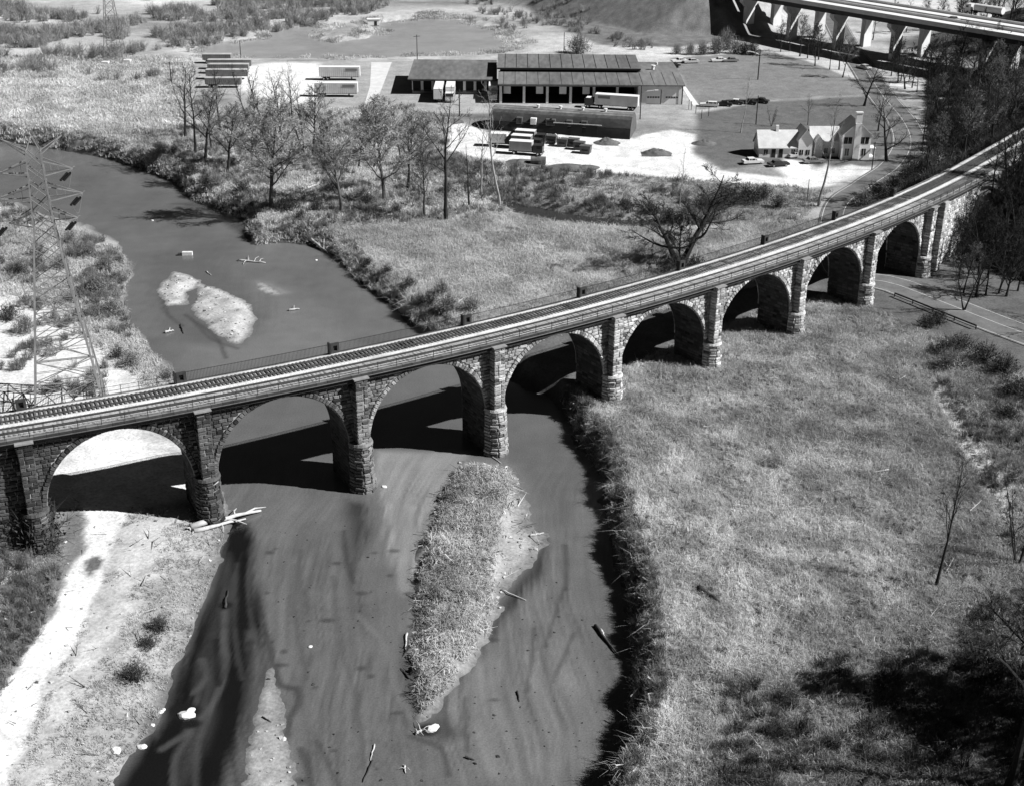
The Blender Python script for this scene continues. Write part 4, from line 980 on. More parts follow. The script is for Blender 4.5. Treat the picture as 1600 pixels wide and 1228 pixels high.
# ------------------------------------------------------------------ vehicles
M_TYRE = gmat('tyre', .015, 0, 1); M_CHROME = gmat('chrome', .5, 0, 1, rough=.25, metal=.8)
CARP = {n: gmat('car_paint_' + n, v, .05, 1, rough=.35, spec=.5) for n, v in (('white', .75), ('cream', .5), ('grey', .22), ('dark', .035), ('black', .015))}
def wheels(root, xs_, hw_, r_=.33, w_=.22):
    for x in xs_:
        for s in (-1, 1):
            o = MB().cyl((x, s * hw_, r_), r_, w_, 12, 'y').obj('wheel', M_TYRE, root)
            MB().cyl((x, s * (hw_ + w_ * .52), r_), r_ * .5, .03, 8, 'y').obj('hubcap', M_CHROME, o)
def car(px_, py_, rz, paint, label, group=None, wagon=False, roofpaint=None, z=None, loc=None):
    p = loc if loc is not None else gp(px_, py_)
    o = thing('parked_car' if loc is None else 'car', tuple(p), R(rz), label, 'car', group)
    L_, w_ = 5.2, .93
    body = [(-2.6, .45), (-2.55, .32), (2.5, .32), (2.6, .5), (2.55, .82), (1.0, .95), (-1.6, .97), (-2.5, .93), (-2.62, .7)]
    MB().prism(body, -w_, w_, 'y').obj('body', CARP[paint], o)
    rear = -2.3 if wagon else -1.5
    cab = [(rear - .15, .95), (.95, .95), (.3, 1.36), (rear + .25, 1.38)]
    MB().prism(cab, -w_ + .12, w_ - .12, 'y').obj('window_band', M_GLASS, o)
    MB().bx(rear + .22, .34, -w_ + .16, w_ - .16, 1.37, 1.46).obj('roof', CARP[roofpaint or paint], o)
    m = MB()
    for x in (.28, rear + .3, (rear + .3) / 2):
        for s in (-1, 1): m.box((x, s * (w_ - .13), 1.16), (.12, .08, .44))
    m.obj('roof_pillars', CARP[roofpaint or paint], o)
    wheels(o, (-1.55, 1.6), w_ - .12)
    for x in (-2.66, 2.64): MB().bx(x - .06, x + .06, -w_ + .02, w_ - .02, .42, .58).obj('bumper', M_CHROME, o)
    for s in (-1, 1): MB().box((2.6, s * .62, .68), (.05, .3, .16)).obj('headlight', M_WHITE, o)
    return o
car(1061, 98, 196, 'white', 'white sedan parked beside a pale one at the lot edge below the shrubs')
car(1080, 99, 192, 'cream', 'cream sedan beside the white sedan at the lot edge')
car(1123, 97, 190, 'white', 'white sedan parked alone with a dark car at the far lot edge')
car(1141, 97, 188, 'grey', 'dark grey sedan parked against the white sedan near the lamp pole')
car(1050, 105, 150, 'black', 'black car close to the corner of the depot roof')
car(1108, 167, 172, 'white', 'big white station wagon heading the row of cars on the depot drive', None, True)
car(1129, 166, 168, 'black', 'small black car squeezed next to the white station wagon')
car(1147, 163, 160, 'dark', 'dark car with pale roof in the row on the depot drive', None, False, 'white')
car(1168, 163, 158, 'black', 'black sedan between the pale-roofed car and the lawn pole')
car(1187, 161, 155, 'dark', 'dark sedan with shining bonnet at the end of the drive row')
car(1216, 260, 15, 'black', 'black car on the pale yard in front of the farmhouse cottage')
car(1246, 246, 20, 'cream', 'cream car parked at the cottage front wall')
car(1271, 255, 10, 'grey', 'grey car behind the bare pale tree by the farmhouse')
car(1176, 256, 12, 'white', 'white car on the yard track left of the farmhouse')
car(1329, 78, 117, 'white', 'white car driving on the road below the highway bridge')
car(1349, 108, 120, 'cream', 'pale car on the shaded road beside the dark tree')
def truck_cab(o, x0, paint, hgt=2.9, w_=1.2):
    """cab facing +x, back at x0"""
    MB().prism([(x0, .7), (x0 + 2.3, .7), (x0 + 2.35, 1.7), (x0 + 2.1, hgt), (x0, hgt)], -w_, w_, 'y').obj('cab', CARP[paint], o)
    m = MB(); m.bx(x0 + 2.14, x0 + 2.4, -w_ + .15, w_ - .15, 1.75, 2.55); m.obj('windscreen', M_GLASS, o)
    for s in (-1, 1): MB().bx(x0 + .9, x0 + 1.9, s * w_ - .03, s * w_ + .03, 1.75, 2.5).obj('side_window', M_GLASS, o)
    MB().bx(x0 + 2.3, x0 + 2.5, -w_, w_, .45, .75).obj('bumper', M_CHROME, o)
M_TRAIL = gmat('ribbed_aluminium', .65, .15, .5, rough=.5, spec=.4); M_CHASSIS = gmat('chassis', .03, 0, 1)
def box_body(o, x0, x1, w_, z0, z1, side, top, rib=.6):
    MB().bx(x0, x1, -w_, w_, z0, z1).obj('box_body', side, o)
    MB().bx(x0 - .02, x1 + .02, -w_ - .03, w_ + .03, z1, z1 + .06).obj('roof_sheet', top, o)
    m = MB()
    for x in np.arange(x0 + .3, x1, rib):
        for s in (-1, 1): m.box((x, s * (w_ + .02), (z0 + z1) / 2), (.07, .05, z1 - z0 - .1))
    tag(m.obj('side_ribs', side, o), kind='stuff')
def trailer(p, rz, label, group=None, L_=12.2, legs=True, panel=True, side=None, top=3.95):
    o = thing('box_trailer', tuple(p), R(rz), label, 'trailer', group)
    box_body(o, 0, L_, 1.22, 1.15, top, side or M_TRAIL, M_WHITE if side is None else gmat('dusty_roof', .42, .25, .5))
    MB().bx(.4, L_ - .3, -.5, .5, .85, 1.145).obj('chassis', M_CHASSIS, o)
    wheels(o, (1.3, 2.5), 1.0, .5, .34)
    if legs:
        for s in (-1, 1): MB().bx(L_ - 2.7, L_ - 2.5, s * .8 - .1, s * .8 + .1, 0, .845).obj('landing_leg', M_CHASSIS, o)
    if panel:
        for s in (-1, 1): MB().bx(L_ - 4.2, L_ - .8, s * 1.29 - .02, s * 1.29 + .02, 2.9, 3.6).obj('sign_panel', gmat('grey_panel', .2, .1, 1), o)
    return o
trailer(at(500, 125, WZ), 1, 'grey box trailer parked nearer the pond on the pale lot')
trailer(at(493, 151, WZ), 1, 'grey box trailer parked nearer the trees on the pale lot')
for i, (px_, py_, L_) in enumerate(((318, 99, 9), (326, 108, 13.5), (326, 115, 12.5), (323, 124, 12.5), (322, 137, 10.5))):
    trailer(gp(px_, py_), 2 + i % 2, ('short pale-roofed trailer parked at the back of the rows by the pond', 'longest pale-roofed trailer in the rows behind the bare trees', 'pale-roofed trailer parked third from the pond in the rows', 'pale-roofed trailer parked next to the foremost in the rows', 'foremost pale-roofed trailer of the rows beside the bare trees')[i], 'pale-roofed trailers parked in rows', L_, False, False, gmat('white_ribbed', .2, .25, .5), 2.9)
def dock_truck(px_, cab, label, L_=10):
    p = at(px_, 147, WZ); o = thing('delivery_truck' if cab else 'box_trailer', (p.x, 381.0, WZ), R(-90), label, 'truck' if cab else 'trailer')
    box_body(o, .05, L_, 1.22, 1.1, 3.9, M_TRAIL, M_WHITE); MB().bx(.3, L_ + (2 if cab else 0), -.5, .5, .8, 1.095).obj('chassis', M_CHASSIS, o); wheels(o, (1.4, 2.6), 1.0, .5, .34)
    if cab: truck_cab(o, L_ + .25, 'white', 2.7); wheels(o, (L_ + 1.6,), 1.0, .5, .3)
    else:
        for s in (-1, 1): MB().bx(L_ - 2.2, L_ - 2.0, s * .8 - .1, s * .8 + .1, 0, .795).obj('landing_leg', M_CHASSIS, o)
dock_truck(688, False, 'white trailer backed against the dock doors without a cab', 11.5)
dock_truck(705.5, True, 'white truck with its cab backed against the dock doors', 8.5)
dock_truck(771, True, 'white truck backed in at the corner between dock and depot', 6.5)
a_, b_ = at(921, 168, WZ), at(997, 173, WZ); an = math.degrees(math.atan2(a_.y - b_.y, a_.x - b_.x))
sm = trailer(b_, an, 'long pale trailer hitched behind a dark tractor before the loading bays', None, 12.0, False)
tt = thing('tractor_unit', tuple(b_), R(an), 'dark tractor with a white cab roof hitched to the long trailer', 'tractor'); truck_cab(tt, 12.6, 'dark', 2.7); MB().bx(13.0, 14.6, -1.1, 1.1, 2.71, 2.85).obj('cab_roof', M_WHITE, tt)
MB().bx(10.0, 14.5, -.5, .5, .55, .845).obj('frame', M_CHASSIS, tt); wheels(tt, (10.6, 14.0), 1.0, .5, .3)
# refuse trucks in the yard
def refuse_truck(px_, py_, rz, label, body, bl=5.5, comp=True):
    p = gp(px_, py_); o = thing('refuse_truck', tuple(p), R(rz), label, 'truck')
    box_body(o, 0, bl, 1.2, 1.05, 3.3, body, M_WHITE, .7); MB().bx(-.3, bl + 2.4, -.5, .5, .6, 1.045).obj('chassis', M_CHASSIS, o); wheels(o, (1.2, bl + 1.5), 1.0, .5, .32)
    truck_cab(o, bl + .3, 'white' if body is M_WHITE else 'dark', 2.6)
    if comp: MB().prism([(-.05, 1.0), (-1.5, 1.0), (-1.7, 2.0), (-.6, 3.35), (-.05, 3.35)], -1.15, 1.15, 'y').obj('hopper', M_CHASSIS, o)
M_DULL = gmat('dull_green_body', .2, .35, .8, rough=.6)
refuse_truck(764, 228, -8, 'white box truck at the head of the refuse truck row', M_WHITE, 4.6, False)
refuse_truck(797, 240, -12, 'ribbed refuse truck standing nearest the dirt track', gmat('pale_stake_body', .36, .2, .6), 5.6, False)
refuse_truck(800, 231, -14, 'refuse truck with pale roof in the middle of the row', M_DULL, 5.0)
refuse_truck(806, 223, -14, 'refuse truck parked closest to the arched shed', M_DULL, 5.0)
M_DUMP = gmat('dumpster_steel', .10, .35, .8, rough=.7)
for px_, py_, lab in ((862, 224, 'dark steel dumpster half hidden behind the refuse trucks'), (879, 229, 'dark open dumpster with planks sticking out'), (896, 229, 'dark lidded dumpster beside the one with planks'),
                      (905, 234, 'dark dumpster second in the group from the dirt track'), (915, 240, 'dark dumpster standing alone furthest into the pale yard')):
    p = gp(px_, py_); o = thing('dumpster', tuple(p), R(-18), lab, 'dumpster')
    MB().prism([(-1.2, .15), (1.2, .15), (1.35, 1.9), (-1.35, 1.9)], -.95, .95, 'y').obj('bin', M_DUMP, o); MB().bx(-1.42, 1.42, -1.02, 1.02, 1.9, 2.0).obj('lid' if px_ != 879 else 'rim', M_DUMP, o)
    for s in (-1, 1): MB().bx(-.8, .8, s * 1.0 - .04, s * 1.0 + .04, .8, 1.1).obj('fork_pocket', M_CHASSIS, o)
    if px_ == 879:
        for q in range(3): MB().bar((-.6 + q * .3, -.3 + q * .25, 1.5), (-1.9 + q * .5, -.2, 3.1 - q * .4), .12).obj('plank', M_WALL, o)
p = gp(841, 257); o = thing('tank', tuple(p), R(-4), 'rusty cylindrical tank lying at the edge of the dirt yard', 'tank')
MB().cyl((0, 0, .95), .92, 3.6, 16, 'x').obj('shell', gmat('rusty_tank', .14, .4, .8, rough=.6), o); MB().cyl((-.4, 0, 1.95), .25, .25, 8).obj('hatch', M_CHASSIS, o)
for x in (-1, 1): MB().box((x, 0, .12), (.3, 1.5, .24)).obj('skid', M_WALLD, o)
# highway traffic
def on_hw(px_, py_): p = at(px_, py_, HWZ); return p
p = on_hw(1532, 23); tk = thing('tanker_truck', (p.x, p.y, HWZ), hang + math.pi, 'white tanker truck crossing the highway bridge', 'truck')
MB().cyl((-3.0, 0, 2.1), 1.15, 10.5, 14, 'x').obj('tank', M_WHITE, tk); truck_cab(tk, 3.2, 'white', 3.0); wheels(tk, (-7.0, -5.8, 2.2, 3.2, 4.9), 1.0, .5, .32); MB().bx(-8, 5, -.5, .5, .7, 1.0).obj('chassis', M_CHASSIS, tk)
p = on_hw(1487, 33); car(0, 0, math.degrees(hang) + 180, 'grey', 'grey car on the near lanes of the highway bridge', loc=(p.x, p.y, HWZ))
# ------------------------------------------------------------------ scattered ground cover (stuff)
PROTO = bpy.data.collections.new('plant_prototypes')
def grass_proto(seed, n, l0, l1, rad, w_, lean):
    q = np.random.default_rng(seed); V = []; F = []
    for i in range(n):
        a, r_ = q.uniform(0, 6.28), rad * math.sqrt(q.random()); b = np.array([r_ * math.cos(a), r_ * math.sin(a), -.05]); L_ = q.uniform(l0, l1)
        d = q.normal(0, lean, 2); a2 = q.uniform(0, 6.28); s_ = np.array([math.cos(a2), math.sin(a2), 0]) * w_ / 2 * q.uniform(.7, 1.3)
        m_ = b + np.array([d[0] * .35, d[1] * .35, .62]) * L_; t_ = b + np.array([d[0] * 1.1, d[1] * 1.1, max(1 - .45 * np.hypot(*d), .3)]) * L_
        k = len(V); V += [b - s_, b + s_, m_ - s_ * .8, m_ + s_ * .8, t_]; F += [(k, k + 1, k + 3, k + 2), (k + 2, k + 3, k + 4)]
    return V, F
def twig_proto(seed, n, h, spread, r_):
    """leafless shrub: forking stems"""
    q = np.random.default_rng(seed); m = MB()
    A, D, L_, RR = [], [], [], []
    for i in range(n):
        a = q.uniform(0, 6.28); t = abs(q.normal(0, spread)); d = np.array([math.sin(t) * math.cos(a), math.sin(t) * math.sin(a), math.cos(t)]); l = h * q.uniform(.55, 1.0)
        b = np.array([q.normal(0, .12 * h), q.normal(0, .12 * h), 0]); A.append(b); D.append(d); L_.append(l); RR.append(r_)
        for j in range(5):
            u = q.uniform(.3, .95); d2 = d + q.normal(0, .45, 3); d2 /= np.linalg.norm(d2); A.append(b + d * l * u); D.append(d2); L_.append(l * q.uniform(.2, .45)); RR.append(r_ * .6)
    return spikes(np.array(A), np.array(D), np.array(L_), np.array(RR))
def spikes(A, D, L_, RR):
    """thin three-sided tapering twigs"""
    n = len(A); ref = np.where(np.abs(D[:, 2:3]) < .9, np.array([[0, 0, 1.0]]), np.array([[1.0, 0, 0]])); u = np.cross(D, ref); u /= np.linalg.norm(u, axis=1)[:, None] + 1e-9; v = np.cross(D, u)
    V = np.zeros((n, 4, 3)); 
    for i in range(3):
        c, s_ = math.cos(i * 2.0944), math.sin(i * 2.0944); V[:, i] = A + (u * c + v * s_) * RR[:, None]
    V[:, 3] = A + D * L_[:, None]
    F = [(4 * i + a, 4 * i + b, 4 * i + 3) for i in range(n) for a, b in ((0, 1), (1, 2), (2, 0))]
    return V.reshape(-1, 3), F
M_STRAW = gmat('dry_grass', .66, .2, .8, rough=.9, spec=.1, inst='tone', transl=.25)
M_TWIGS = gmat('grey_twigs', .30, .2, .8, rough=.9, spec=.1, inst='tone')
def proto(name, VF, mat):
    me = bpy.data.meshes.new(name); me.from_pydata([tuple(v) for v in VF[0]], [], VF[1]); me.update(); me.materials.append(mat)
    o = bpy.data.objects.new(name, me); return o
def proto_set(name, objs):
    c = bpy.data.collections.new(name)
    for o in objs: c.objects.link(o)
    return c
C_TALL = proto_set('tall_grass_set', [proto('tall_grass_%d' % i, grass_proto(i, 22, .4, 1.15, .42, .045, (.3, .42, .9)[i % 3]), M_STRAW) for i in range(9)])
C_SHORT = proto_set('short_grass_set', [proto('short_grass_%d' % i, grass_proto(20 + i, 18, .18, .5, .45, .05, .6), M_STRAW) for i in range(5)])
C_SCRUB = proto_set('scrub_set', [proto('scrub_%d' % i, twig_proto(40 + i, 26, 1.3, .5, .022), M_TWIGS) for i in range(6)])
def scatter(name, P, coll, scale, tone, tilt=.15):
    n = len(P); me = bpy.data.meshes.new(name); me.vertices.add(n); me.vertices.foreach_set('co', P.ravel().astype('f'))
    rot = np.stack([RNG.normal(0, tilt, n), RNG.normal(0, tilt, n), RNG.uniform(0, 6.28, n)], 1)
    for nm, ty, d, key in (('rot', 'FLOAT_VECTOR', rot, 'vector'), ('scl', 'FLOAT', scale, 'value'), ('tone', 'FLOAT', tone, 'value'), ('pick', 'INT', RNG.integers(0, 1000, n), 'value')):
        a = me.attributes.new(nm, ty, 'POINT'); a.data.foreach_set(key, np.asarray(d).ravel().astype('i' if ty == 'INT' else 'f'))
    o = link_obj(name, me); t = bpy.data.node_groups.new(name, 'GeometryNodeTree')
    t.interface.new_socket('Geometry', in_out='INPUT', socket_type='NodeSocketGeometry'); t.interface.new_socket('Geometry', in_out='OUTPUT', socket_type='NodeSocketGeometry')
    N = t.nodes; gi, go = N.new('NodeGroupInput'), N.new('NodeGroupOutput'); ip = N.new('GeometryNodeInstanceOnPoints'); ci = N.new('GeometryNodeCollectionInfo')
    ci.inputs['Collection'].default_value = coll; ci.inputs['Separate Children'].default_value = True; ci.inputs['Reset Children'].default_value = True
    def na(nm, ty):
        q = N.new('GeometryNodeInputNamedAttribute'); q.data_type = ty; q.inputs['Name'].default_value = nm; return [s for s in q.outputs if s.enabled and s.name == 'Attribute'][0]
    L = t.links; L.new(gi.outputs[0], ip.inputs['Points']); L.new(ci.outputs[0], ip.inputs['Instance']); ip.inputs['Pick Instance'].default_value = True
    L.new(na('pick', 'INT'), ip.inputs['Instance Index'])
    e2r = N.new('FunctionNodeEulerToRotation'); L.new(na('rot', 'FLOAT_VECTOR'), e2r.inputs[0]); L.new(e2r.outputs[0], ip.inputs['Rotation']); L.new(na('scl', 'FLOAT'), ip.inputs['Scale'])
    L.new(ip.outputs[0], go.inputs[0]); md = o.modifiers.new('scatter', 'NODES'); md.node_group = t
    return o
def sample(P, dens, margin_ok=None):
    """uniform random points in polygon P"""
    a, b = P.min(0), P.max(0); n = int((b[0] - a[0]) * (b[1] - a[1]) * dens); x = RNG.uniform(a[0], b[0], n); y = RNG.uniform(a[1], b[1], n)
    k = sdf(P, x, y, 5.0) < 0; return x[k], y[k]
def clear(x, y, road=5.2):
    """off the water, road, track, pavements"""
    k = (sdf(P_RIVER, x, y, 6.0) > .25) & (sdf(P_STREAM, x, y, 6.0) > .2) & (line_dist(ROAD, x, y, 8.0) > road)
    kk, oo = to_ko(x, y); k &= ~((oo > -.6) & (oo < 8.9) & (kk > 8.5)) & ~((oo > .6) & (oo < 7.6) & (np.abs(kk - np.round(kk)) < .085) & (kk < 8.7)) & ~((oo > 0) & (oo < 8.6) & (kk < -.05))
    return k
P_MEAD = poly([(845, 605), (930, 600), (1080, 530), (1210, 480), (1340, 448), (1368, 487), (1450, 520), (1540, 560), (1720, 640), (1900, 1000), (1900, 1500), (900, 1500), (985, 1100), (985, 950), (945, 790)], 3)
P_MEAD_U = poly([(655, 522), (540, 415), (500, 388), (520, 352), (700, 345), (780, 335), (900, 352), (1040, 362), (1230, 350), (1300, 345), (1370, 395), (1100, 470), (700, 560)], 3)
P_BRUSHWOOD = poly([(225, 215), (320, 200), (420, 180), (640, 172), (705, 195), (700, 240), (790, 262), (800, 330), (700, 345), (520, 352), (500, 388), (430, 378), (385, 345), (290, 296), (235, 268)], 3.5)
P_FARM = poly([(640, 250), (760, 256), (1000, 275), (1250, 292), (1300, 300), (1240, 350), (1040, 350), (790, 322)], 3.5)
P_SLOPE_R = poly([(1440, 530), (1540, 560), (1720, 640), (1800, 900), (1700, 1100), (1560, 820), (1500, 690), (1455, 600)], 3)
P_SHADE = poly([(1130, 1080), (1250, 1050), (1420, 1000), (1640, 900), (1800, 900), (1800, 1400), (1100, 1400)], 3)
def tone_of(x, y, lo, hi, s=6): return lo + (hi - lo) * np.clip(1.6 * fbm(x, y, s, 3) - .3, 0, 1) * RNG.uniform(.7, 1.25, len(x))
# tall dry grass on both meadows
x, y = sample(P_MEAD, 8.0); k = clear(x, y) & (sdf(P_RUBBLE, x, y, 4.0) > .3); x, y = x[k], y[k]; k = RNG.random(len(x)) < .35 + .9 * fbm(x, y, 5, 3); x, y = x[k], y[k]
z = ground(x, y)[0]; P = np.stack([x, y, z], 1); sc = RNG.uniform(.4, 1.15, len(x)) * (.55 + .8 * fbm(x + 80, y, 7, 2)); dk = sstep(6, -6, sdf(P_SHADE, x, y, 12.0)) * .45  # dk paints tree shade into the corner grass
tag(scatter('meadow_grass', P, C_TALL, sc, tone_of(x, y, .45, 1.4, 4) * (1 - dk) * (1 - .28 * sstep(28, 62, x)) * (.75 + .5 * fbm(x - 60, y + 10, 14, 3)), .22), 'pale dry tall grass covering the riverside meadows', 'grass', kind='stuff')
x, y = sample(P_MEAD_U, 5.0); k = clear(x, y); x, y = x[k], y[k]; z = ground(x, y)[0]
tag(scatter('meadow_grass', np.stack([x, y, z], 1), C_TALL, RNG.uniform(.7, 1.4, len(x)) * (.6 + .8 * fbm(x + 80, y, 7, 2)), tone_of(x, y, .6, 1.25), .25), 'pale dry grass of the meadow beyond the viaduct', 'grass', kind='stuff')
# short grass: isle, left bank, farm fields, woods floor
XS, YS, TS, SS = [], [], [], []
def short(P, dens, lo, hi, smin=.7, smax=1.5, extra=None):
    x, y = sample(P, dens); k = clear(x, y)
    if extra is not None: k &= extra(x, y)
    x, y = x[k], y[k]; XS.append(x); YS.append(y); TS.append(tone_of(x, y, lo, hi)); SS.append(RNG.uniform(smin, smax, len(x)))
x, y = sample(P_ISLE_GRASS, 4.2); XS.append(x); YS.append(y); TS.append(tone_of(x, y, .45, 1.2)); SS.append(RNG.uniform(.8, 2.0, len(x)))
not_bare = lambda x, y: (sdf(P_TRACKROAD, x, y, 4.0) > .4) & (sdf(P_DAMP, x, y, 4.0) > 0) & (sdf(P_SAND_L, x, y, 6.0) > -2.0 + 3 * fbm(x, y, 4, 2)) & (RNG.random(len(x)) < .25 + 1.1 * fbm(x, y, 6, 3))
P_LEFTNEAR = poly([(60, 780), (350, 800), (343, 872), (303, 985), (262, 1075), (165, 1300), (-100, 1420), (-400, 1420), (-400, 780)], 1.3)
P_LEFTFAR = poly([(-400, 300), (0, 312), (100, 345), (185, 380), (209, 430), (194, 480), (222, 525), (255, 562), (283, 592), (270, 640), (-400, 640)], 1.6)
short(P_LEFTNEAR, 4.5, .35, 1.05, .5, 1.2, lambda x, y: not_bare(x, y) & (sdf(P_SANDSLOPE, x, y, 8.0) > -4 + 7 * fbm(x, y, 3.5, 3))); short(P_LEFTFAR, 3.2, .45, 1.2, .8, 2.2, not_bare)
short(P_FARM, 1.6, .3, .75, .9, 2.0); short(P_BRUSHWOOD, 2.4, .55, 1.3, 1.0, 2.4); short(P_SLOPE_R, 2.5, .4, 1.0, .8, 1.6)
P_FARPLAIN = poly([(-300, 90), (300, 95), (300, 200), (230, 215), (0, 212), (-300, 200)], 3.5)
short(P_FARPLAIN, .8, .6, 1.4, 1.4, 3.2); short(poly([(-300, 195), (0, 205), (230, 212), (300, 290), (180, 252), (0, 221), (-300, 205)], 3), 2.0, .4, 1.2, 1.2, 2.4); short(P_MEAD, .9, .3, .9, 1.0, 2.0)
a_, b_ = P_POND.min(0) - 10, P_POND.max(0) + 10; x = RNG.uniform(a_[0], b_[0], 16000); y = RNG.uniform(a_[1], b_[1], 16000); d_ = sdf(P_POND, x, y, 12.0) + 14 * (fbm(x, y, 9, 3) - .5); k = (d_ > -4) & (d_ < 5) & (fbm(x + 9, y, 6, 2) > .45); x, y = x[k], y[k]; XS.append(x); YS.append(y); TS.append(tone_of(x, y, .4, 1.2)); SS.append(RNG.uniform(1.5, 3.0, len(x)))
x, y = np.concatenate(XS), np.concatenate(YS); z = np.maximum(ground(x, y)[0], np.where(sdf(P_POND, x, y, 3.0) < 0, 3.35, -9))
tag(scatter('short_grass', np.stack([x, y, z], 1), C_SHORT, np.concatenate(SS), np.concatenate(TS), .25), 'short dry tufts on the banks, the river isle and the fields', 'grass', kind='stuff')
P_HILLWOOD = np.array([bp(8.7, -2, 0)[:2], bp(9.5, -1.5, 0)[:2], bp(12.5, -1.5, 0)[:2], bp(13.0, -40, 0)[:2], bp(9.5, -60, 0)[:2], bp(8.4, -18, 0)[:2]])
P_NORTHWOOD = np.array([bp(8.9, 11, 0)[:2], bp(13.5, 11, 0)[:2], np.array(at(1700, 120, 5)[:2]), np.array(at(1450, 110, 5)[:2]), np.array(at(1450, 230, 5)[:2]), bp(9.3, 20, 0)[:2]])
# leafless scrub
XS, YS, TS, SS = [], [], [], []
def scrub(x, y, lo, hi, s0, s1): XS.append(x); YS.append(y); TS.append(RNG.uniform(lo, hi, len(x))); SS.append(RNG.uniform(s0, s1, len(x)))
def sc_poly(P, dens, lo, hi, s0, s1, clump=6, thr=.5):
    x, y = sample(P, dens); k = clear(x, y) & (fbm(x + 55, y - 20, clump, 3) > thr); scrub(x[k], y[k], lo, hi, s0, s1)
x, y = sample(P_MEAD, 4.0); d_ = sdf(P_RIVER, x, y, 12.0); k = (d_ > .2) & (d_ < 3.2); scrub(x[k], y[k], .25, 1.0, .5, 1.1)
x, y = sample(P_MEAD_U, 3.0); d_ = sdf(P_RIVER, x, y, 12.0); k = (d_ > .2) & (d_ < 3.5) & (RNG.random(len(x)) < .35); scrub(x[k], y[k], .3, 1.0, .4, .9)
sc_poly(P_BRUSHWOOD, .6, .25, 1.1, .6, 1.5, 8, .52); sc_poly(P_SCRUB_L, 2.4, .2, .9, .5, 1.2, 5, .4); sc_poly(P_SLOPE_R, 1.2, .15, .7, .5, 1.2, 6, .5); sc_poly(P_SHADE, .8, .12, .5, .7, 1.6, 6, .5)
sc_poly(P_MEAD, .6, .08, .5, .25, .7, 4, .58); sc_poly(P_NORTHWOOD, .8, .05, .3, 1.0, 2.0, 8, .3); sc_poly(P_FARM, .5, .2, .7, .7, 1.6, 9, .53); sc_poly(P_LEFTFAR, .8, .3, .9, .7, 1.5, 7, .55)
P_FARSCRUB = poly([(-300, -20), (700, -20), (560, 30), (420, 50), (300, 75), (280, 120), (200, 130), (-300, 150)], 4)
sc_poly(P_FARSCRUB, .16, .5, 1.3, 1.6, 3.4, 18, .50)
P_POLEBANK = poly([(690, -20), (880, -20), (960, 80), (1040, 88), (1000, 60), (780, 50)], 4); sc_poly(P_POLEBANK, .1, .5, 1.1, 1.2, 2.4, 14, .52)
sc_poly(P_HILLWOOD, 1.8, .06, .3, 1.0, 2.2, 8, .3); sc_poly(P_NORTHWOOD, .7, .12, .5, 1.0, 2.2, 8, .35)
x, y = np.concatenate(XS), np.concatenate(YS); z = ground(x, y)[0]
tag(scatter('scrub_cover', np.stack([x, y, z], 1), C_SCRUB, np.concatenate(SS), np.concatenate(TS), .2), 'leafless twiggy scrub along the banks and woods', 'scrub', kind='stuff')
print('SCATTER', len(x))

